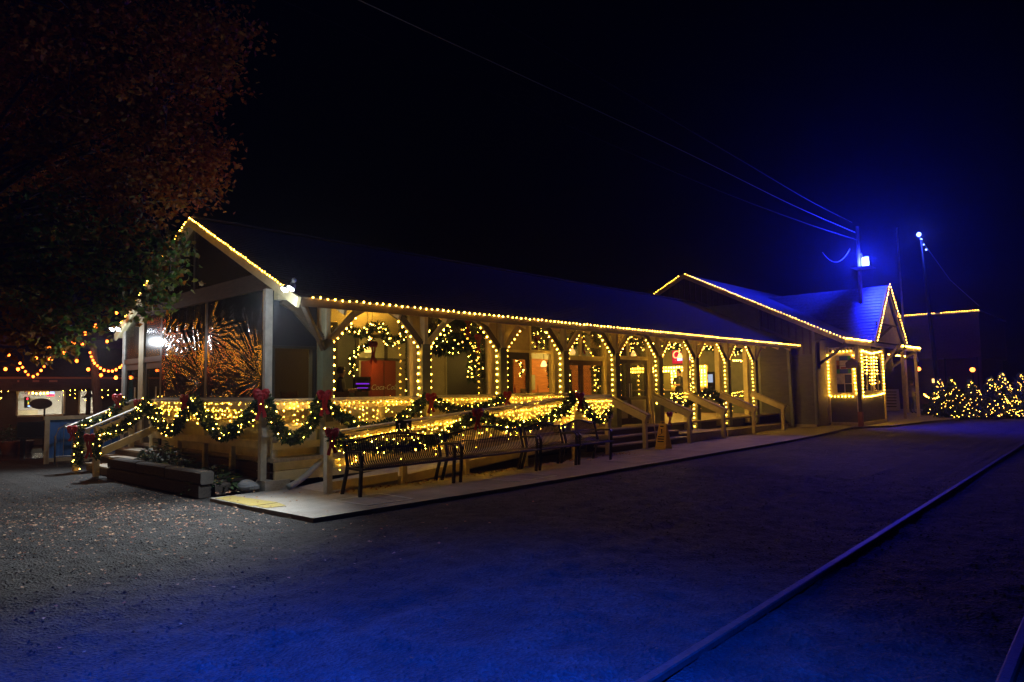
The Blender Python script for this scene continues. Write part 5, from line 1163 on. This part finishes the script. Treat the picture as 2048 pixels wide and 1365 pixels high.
# ------------------------------------------------------------------ left plaza: fence, barricade, restaurant, festoons
def left_plaza():
    t = thing('blue_fence_panel', 'blue sheet fence panel in tan timber frame beside the end steps', 'fence', (4.4, 19.4, GZ))
    x0, x1, y = 4.35, 8.2, 19.4
    k = 0; x = x0+.1
    while x < x1-.1: pbox('sheet_rib', M['blue'], t, (x, y+.01+(.012 if k % 2 else 0), .02), (min(x+.118, x1-.1), y+.035, 1.0)); x += .12; k += 1
    for xx in (x0, 5.2, 6.6, x1-.1): part('frame_post', M['tan'], t, lambda b: b.box((xx, y-.05, GZ), (xx+.1, y+.0, 1.0)))
    part('frame_rail', M['tan'], t, lambda b: b.box((x0-.02, y-.055, 1.0), (x1+.02, y+.05, 1.09))); part('frame_rail', M['tan'], t, lambda b: b.box((x0+.101, y-.045, .0), (x1-.101, y-.002, .09)))
    t = thing('crowd_barrier', 'galvanised steel crowd barrier standing before the blue fence', 'barrier', (4.6, 19.0, GZ))
    y = 19.05; xa, xb = 4.5, 6.9
    part('frame', M['steel'], t, lambda b: b.tube([(xa, y, GZ), (xa, y, .62), (xa+.06, y, .8), (xa+.25, y, .9), (xb-.25, y, .9), (xb-.06, y, .8), (xb, y, .62), (xb, y, GZ)], .019, 8), True)
    part('bottom_rail', M['steel'], t, lambda b: b.tube([(xa, y, .14), (xb, y, .14)], .016, 8))
    x = xa+.17
    while x < xb-.1: part('bar', M['steel'], t, lambda b: b.tube([(x, y, .14), (x, y, .9)], .008, 6)); x += .17
    part('tag_plate', M['steel'], t, lambda b: b.box((xa+.3, y-.02, .74), (xa+.5, y-.012, .82)))
    t = thing('teal_umbrella', 'closed teal parasol standing behind the end steps', 'umbrella', (6.6, 19.8, GZ))
    part('pole', M['tan'], t, lambda b: b.tube([(6.6, 19.9, GZ), (6.6, 19.9, 2.85)], .03, 8))
    def cn(b):
        n = 16; vs = []; pr = [(.03, 2.75), (.16, 2.3), (.3, 1.7), (.4, 1.25)]
        for r, z in pr:
            for j in range(n): a = 2*math.pi*j/n; rr = r*(1 if j % 2 else .62); vs.append((6.6+rr*math.cos(a), 19.9+rr*math.sin(a), z))
        b.add(vs, [(i*n+j, i*n+(j+1) % n, (i+1)*n+(j+1) % n, (i+1)*n+j) for i in range(3) for j in range(n)]+[tuple(range(n-1, -1, -1)), tuple(range(3*n, 4*n))])
    part('canopy', M['teal'], t, cn)
    # restaurant
    y = 27.0
    def X(px, py=800): return ony(px, py, y).x
    zt = ony(80, 757, y).z; ze = ony(80, 783, y).z; zs = ony(80, 830, y).z
    t = thing('restaurant', 'dark restaurant front with bright white window across the plaza', 'restaurant', (5, y, 0))
    w1, w2, w3, w4 = X(36), X(127), X(160), X(193)
    part('front_wall', M['darkwood'], t, lambda b: (b.box((-3, y, GZ), (16, y+.2, zs)), b.box((-3, y, zs), (w1, y+.2, ze)), b.box((w2, y, zs), (w3, y+.2, ze)), b.box((w4, y, zs), (16, y+.2, ze)), b.box((-3, y+.001, ze), (16, y+.2, zt+1.6))))
    part('awning_fascia', M['darkwood'], t, lambda b: b.box((-3, y-1.6, ze+.02), (16, y-1.54, zt-.05)))
    part('awning_edge', M['pine'], t, lambda b: b.box((-3, y-1.62, zt-.05), (16, y-1.5, zt+.06)))
    part('roof', M['shingle'], t, lambda b: b.ext([(-3, y-1.7, zt+.06), (-3, y+4, zt+3.4), (-3, y+4, zt+3.3), (-3, y-1.6, zt)], (19, 0, 0)))
    for i, (a, c) in enumerate(((0, 22), (30, 60), (62, 95))):
        q = part('name_board', M['brown'], t, lambda b: b.box((X(a), y-1.63, ze+.12), (X(c), y-1.601, zt-.2)))
        part('board_lettering', M['samber'], q, lambda b: b.box((X(a)+.12, y-1.64, ze+.28), (X(c)-.12, y-1.631, ze+.34)))
    part('interior_wall', M['inwall'], t, lambda b: b.box((w1-2, y+3.2, GZ), (w4+3, y+3.3, ze+.4))); part('interior_ceiling', M['inwall'], t, lambda b: b.box((w1-2, y+.2, ze+.1), (w4+3, y+3.2, ze+.14)))
    part('interior_floor', M['darkwood'], t, lambda b: b.box((w1-2, y+.21, .0), (w4+3, y+3.2, .05)))
    for a, c in ((w1, w2), (w3, w4)):
        w = part('window', M['whitecl'], t, lambda b: (b.box((a-.05, y-.03, zs), (a+.0, y-.001, ze)), b.box((c, y-.03, zs), (c+.05, y-.001, ze)), b.box((a, y-.031, zs-.06), (c, y-.001, zs))))
        part('pane', GL, w, lambda b: b.box((a+.001, y+.05, zs), (c-.001, y+.06, ze)))
    for k in range(3):
        xx = w1+.6+k*1.3; part('tube_lamp', E_['shop'], t, lambda b: b.box((xx, y+1.2, ze+.02), (xx+.9, y+1.35, ze+.06)))
    part('inner_shelf', M['tan'], t, lambda b: (b.box((w1+.05, y+3.0, zs+.35), (w1+.6, y+3.18, zs+.4)), b.box((w2-.7, y+3.0, zs+.5), (w2-.1, y+3.18, zs+.54)), b.box((w1+.2, y+2.4, zs-.3), (w2-.2, y+2.9, zs+.12))))
    part('picture_frame', M['fridge'], t, lambda b: (b.box((w2-.45, y+3.16, zs+.7), (w2-.05, y+3.19, zs+1.1)), b.box((w1+.08, y+3.16, zs+.95), (w1+.25, y+3.19, zs+1.25))))
    def at(px, py, yy): return ony(px, py, yy)
    t2 = thing('neon_bar_sign', 'neon sign with green, yellow and red patches in the bright restaurant window', 'neon sign', at(54, 803, y-.1))
    c0, c1 = at(48, 816, y-.08), at(60, 794, y-.08)
    pbox('backing', M['ink'], t2, (c0.x, y-.1, c0.z), (c1.x, y-.06, c1.z))
    for i, (m, a, c) in enumerate((('neonred', .72, .9), ('grn', .42, .68), ('ylw', .3, .52), ('neonblue', .08, .2))):
        pbox('glow_tube', E_[m], t2, (c0.x+.06+.03*i, y-.13-.003*i, c0.z+(c1.z-c0.z)*a), (c1.x-.06, y-.105, c0.z+(c1.z-c0.z)*c))
    c0, c1 = at(94, 793, y-1.5), at(109, 784, y-1.5)
    t2 = thing('illuminated_sign', 'small blue and red illuminated sign at the top of the restaurant window', 'sign', at(101, 788, y-1.5))
    pbox('blue_panel', E_['neonblue'], t2, (c0.x+.08, y-1.5, (c0.z+c1.z)/2), (c1.x, y-1.46, c1.z)); pbox('red_panel', E_['neonred'], t2, (c0.x, y-1.5, c0.z), (c1.x, y-1.46, (c0.z+c1.z)/2-.003))
    c = at(82, 808, y-3)
    t2 = thing('oval_sign', 'dark oval sign on a stand in front of the bright restaurant window', 'sign', (c.x, y-3, GZ))
    part('oval_board', M['char'], t2, lambda b: b.ball((c.x, y-3, c.z), .29, 18, 8, (1, .08, .56))); part('stand', M['iron'], t2, lambda b: b.tube([(c.x+.1, y-2.97, GZ), (c.x+.1, y-2.97, c.z)], .025, 6))
    c = at(177, 800, y-3)
    t2 = thing('dark_statue', 'slender dark figure shaped post silhouetted against the smaller restaurant window', 'post', (c.x, y-3, GZ))
    part('shaft', M['ink'], t2, lambda b: b.lathe((c.x, y-3, GZ), [(.2, 0), (.18, .3), (.1, .6), (.07, 1.0), (.06, 1.55), (.1, 1.6), (.05, 1.72), (.06, 1.8), (.01, 1.85)], 10)); part('crosspiece', M['ink'], t2, lambda b: b.box((c.x-.18, y-3.03, 1.5), (c.x+.18, y-2.97, 1.56)))
    c0 = at(35, 833, y-4); c1 = at(112, 833, y-4)
    t2 = thing('plaza_bench', 'dark slatted bench below the bright restaurant window', 'bench', ((c0.x+c1.x)/2, y-4, GZ))
    n = 26
    for i in range(n): xx = c0.x+(c1.x-c0.x)*i/n; pbox('slat', M['iron'], t2, (xx, y-4, .42), (xx+.05, y-3.97, .86))
    part('seat', M['iron'], t2, lambda b: b.box((c0.x, y-4.45, .4), (c1.x, y-4.01, .43)))
    for xx in (c0.x+.1, c1.x-.1): part('leg', M['iron'], t2, lambda b: b.box((xx-.03, y-4.4, GZ), (xx+.03, y-4.05, .4)))
    for i, (px, lb) in enumerate(((22, 'left of the bright restaurant window'), (48, 'below the bright restaurant window'))):
        c = at(px, 850, 23.5); plant('dim flowering plant in a pot ' + lb, c.x, 23.5, .25, 160, .6, .4, 30+i, .15, 'potted_plant')
        tag(MB().lathe((c.x, 23.5, GZ), [(.18, 0), (.26, .34), (.28, .36), (.24, .36)], 12).build('plant_pot', M['pot'], None, True), 'terracotta pot standing ' + lb, 'plant pot')
    for i, (a, c, lb) in enumerate(((-10, 35, 'left of the bright restaurant window'), (127, 160, 'between the two restaurant windows'), (160, 246, 'right of the smaller restaurant window'))):
        p0 = ony(a, 784, y-1.5); p1 = ony(c, 784, y-1.5); icicles('warm icicle lights under the restaurant awning, ' + lb, (p0.x, y-1.5, ze+.02), (p1.x, y-1.5, ze+.02), max(3, int((p1.x-p0.x)*5)), seed=60+i, lmax=.42, step=.13)
    light_string('short row of bulbs along the top of the bright restaurant window', [[ony(66, 787, y-.2), ony(96, 787, y-.2)]], .1, .03, E_['c9'], 'plaza festoon strings')
    # wooden post in the plaza
    c = ony(193, 845, 21.5)
    t2 = thing('festoon_post', 'leaning timber post carrying the orange festoon bulbs', 'post', (c.x, 21.5, GZ))
    part('shaft', M['bark'], t2, lambda b: b.tube([(c.x+.12, 21.5, GZ), (ony(186, 700, 21.5).x, 21.5, ony(186, 700, 21.5).z+.1)], .13, 8, .09))
    # festoon strings with hanging orange bulbs
    def fest(label, pts, step, r=.04, m='orange'):
        t = thing('festoon_lights', label, 'string lights', pts[0], 'plaza festoon strings'); P = arc(pts, step)
        bulbs_on(t, [Vector(p)-Vector((0, 0, .07)) for p in P], r, E_[m]); b = MB(); b.tube(pts, .008, 4)
        for p in P: b.tube([p, Vector(p)-Vector((0, 0, .05))], .012, 4)
        b.build('wire', M['wire'], t)
    O = ony
    fest('festoon bulbs rising in a straight line from the tree to the gable eave', [O(100, 712, 16), O(150, 677, 16.8), O(200, 640, 17.6), O(245, 612, 18.4)], .52)
    fest('festoon bulbs sagging low from the tree across to the doors', [O(98, 690, 21), O(140, 706, 20.7), O(165, 727, 20.3), O(190, 742, 20), O(215, 748, 19.7), O(245, 752, 19.4), O(275, 748, 19)], .42)
    fest('deep swag of close orange bulbs left of the leaning post', [O(40, 722, 23), O(47, 733, 23), O(55, 745, 23), O(66, 749, 23), O(77, 743, 23), O(87, 730, 23), O(95, 720, 23)], .13, .03)
    fest('deep swag of close orange bulbs right of the leaning post', [O(180, 700, 21.4), O(184, 714, 21.4), O(192, 725, 21.2), O(205, 735, 21), O(222, 739, 20.8), O(236, 733, 20.6), O(246, 725, 20.4)], .13, .03)
    fest('level festoon bulbs at the left edge of the picture', [O(-40, 730, 21), O(0, 732, 21), O(22, 735, 21), O(50, 733, 21)], .26, .036)
    fest('widely spaced festoon bulbs behind the leaves, above the deep swag', [O(-40, 700, 25), O(20, 706, 25), O(75, 712, 25), O(118, 694, 24.5), O(186, 680, 24), O(215, 679, 24), O(243, 678, 24)], .7)
    # more of the same strings continue over the plaza outside the picture
    for k, (x0, y0, x1, y1) in enumerate(((-5, 14, 3.2, 22), (-6, 17, 3, 24.5), (-4, 12, 2.6, 19))):
        fest('festoon string crossing the open plaza, ' + ['outer', 'middle', 'inner'][k], sag((x0, y0, 3.4), (x1, y1, 3.1), .5, 10), .5, .05, 'gold')
    light_string('row of small bulbs on a roof edge far behind the doors', [[O(213, 693, 30), O(246, 693, 30)]], .12, .03, E_['c9'], 'plaza festoon strings')
    # glossy wet patch and stones on the dark paving
    tag(MB().lathe((4.2, 22.5, GZ-.004), [(1.2, 0), (1.15, .012)], 20).build('wet_patch', mat('wet_paving', (.03, .025, .02), .12, var=.2, scale=6, bump=.2), None), 'wet glinting patch of paving left of the blue fence', 'puddle')
left_plaza()
# ------------------------------------------------------------------ autumn maple overhanging from the left
def maple():
    base = Vector((.4, 12.2, GZ)); t = thing('maple_tree', 'large maple with rust red upper leaves and green lower leaves overhanging the gable', 'tree', base); rg = random.Random(21)
    fork = base+Vector((.1, .05, 2.8))
    part('trunk', M['bark'], t, lambda b: b.tube([base, base+Vector((.03, 0, .3)), base+Vector((.06, .02, 1.4)), fork], .32, 12, .22), True)
    cl = []   # px, py, distance, radius, colour
    spec = [(30, 60, 13, 1.7, 0), (150, 30, 12, 1.6, 0), (270, 50, 12, 1.4, 0), (370, 40, 12.5, 1.15, 0), (430, 60, 13, .75, 0), (440, 130, 13, .6, 0), (395, 170, 12.8, .7, 0), (300, 160, 12, 1.1, 0), (190, 150, 12, 1.3, 0), (70, 180, 13, 1.5, 1),
            (240, 260, 12, 1.0, 1), (330, 270, 12, .85, 0), (385, 250, 12.5, .55, 0), (400, 310, 12.3, .55, 0), (430, 300, 12.6, .4, 0), (380, 360, 12, .6, 0), (345, 330, 11.8, .7, 0), (395, 395, 12, .32, 0), (130, 300, 12, 1.1, 1), (40, 330, 12.5, 1.1, 1), (280, 370, 11.6, .7, 1),
            (200, 400, 11.5, .8, 1), (110, 430, 11.5, .8, 2), (20, 450, 12, .9, 2), (300, 440, 11.3, .45, 1), (240, 480, 11, .6, 2), (310, 510, 11, .45, 2), (345, 500, 10.9, .33, 2), (340, 545, 10.8, .3, 2), (280, 560, 10.8, .42, 2), (305, 600, 10.7, .26, 2), (290, 620, 10.8, .2, 2),
            (180, 540, 11, .65, 2), (100, 530, 11.2, .7, 2), (30, 550, 11.5, .8, 2), (210, 600, 10.8, .42, 2), (140, 620, 10.8, .5, 2), (80, 630, 11, .5, 2), (30, 660, 11, .5, 1), (60, 690, 10.8, .3, 1), (120, 670, 10.8, .3, 2), (95, 700, 10.8, .2, 1),
            (-80, 100, 13, 2, 0), (-100, 320, 13, 1.6, 1), (-90, 520, 12, 1.2, 2)]
    bs = [MB(), MB(), MB()]; limb = MB()
    for (px, py, d, r, c) in spec:
        ctr = ond(px, py, d); mid = lerp(fork, ctr, .5)+Vector((rg.uniform(-.3, .3), rg.uniform(-.3, .3), .35))
        limb.tube(spline([fork, mid, ctr], 5), .05, 6, .008)
        for k in range(4): limb.tube([ctr, ctr+Vector((rg.gauss(0, 1), rg.gauss(0, 1), rg.gauss(0, 1))).normalized()*r*.8], .012, 4, .004)
        n = int(330*r*r+300*r)
        # leaves gather in sprays
        for s in range(max(3, int(n/13))):
            q = Vector((rg.gauss(0, 1), rg.gauss(0, 1), rg.gauss(0, 1))).normalized()*r*rg.random()**.45*rg.uniform(.6, 1.15); q.z *= .8
            for k in range(16):
                p = ctr+q+Vector((rg.gauss(0, .12), rg.gauss(0, .12), rg.gauss(0, .09)))
                leaf_shape(bs[c if rg.random() < .85 else 1], p, rg.uniform(.045, .085), (rg.gauss(0, .6), rg.gauss(0, .6)-.3, rg.gauss(0, .6)+.5), rg.uniform(0, 6.28), rg, .3)
    limb.build('limbs', M['bark'], t)
    for i, b in enumerate(bs):
        o = b.build('crown', MAPLE[i], t, kind='stuff'); o['label'] = ['dark red leaves', 'rust brown leaves', 'green leaves'][i]
maple()
# ------------------------------------------------------------------ blue street lamp standing behind the photographer
def near_lamp():
    c = Vector((-2.4, -.5, 5.4))
    t = thing('street_lamp', 'blue street lamp behind the viewer that lights the near gravel', 'street lamp', (c.x-.9, c.y, GZ))
    part('pole', M['iron'], t, lambda b: b.tube([(c.x-.9, c.y, GZ), (c.x-.9, c.y, c.z+.1), (c.x-.4, c.y, c.z+.3), (c.x, c.y, c.z+.2)], .08, 10, .05))
    part('lamp_head', M['steel'], t, lambda b: b.lathe(c, [(.05, .22), (.2, .08), (.22, .0), (.2, .0)][::-1], 14))
    part('lens', E_['bluelamp2'], t, lambda b: b.lathe(c-Vector((0, 0, .03)), [(.12, 0), (.17, .025)], 14))
    ld = bpy.data.lights.new('blue_street_light', 'SPOT'); ld.color = (.002, .07, 1); ld.energy = 38000; ld.spot_size = math.radians(62); ld.spot_blend = 1; ld.shadow_soft_size = .12
    lo = bpy.data.objects.new('blue_street_light', ld); COL.objects.link(lo); lo.location = c-Vector((0, 0, .08))
    lo.rotation_euler = (Vector((.5, 1.7, 0))-c).to_track_quat('-Z', 'Y').to_euler(); put(lo, t)
near_lamp()
# ------------------------------------------------------------------ night haze round the whole place
def haze():
    b = MB(); b.box((-72, -72, GZ-1.2), (112, 112, 15.5)); m = bpy.data.materials.new('night_haze'); m.use_nodes = True; nt = m.node_tree; nt.nodes.clear()
    v = nt.nodes.new('ShaderNodeVolumePrincipled'); v.inputs['Color'].default_value = (.9, .93, 1, 1); v.inputs['Density'].default_value = .0010; v.inputs['Anisotropy'].default_value = .88
    o = nt.nodes.new('ShaderNodeOutputMaterial'); nt.links.new(v.outputs[0], o.inputs['Volume'])
    h = b.build('haze', m, None, kind='stuff')
    h['label'] = 'thin night haze glowing round the lamps'
haze()
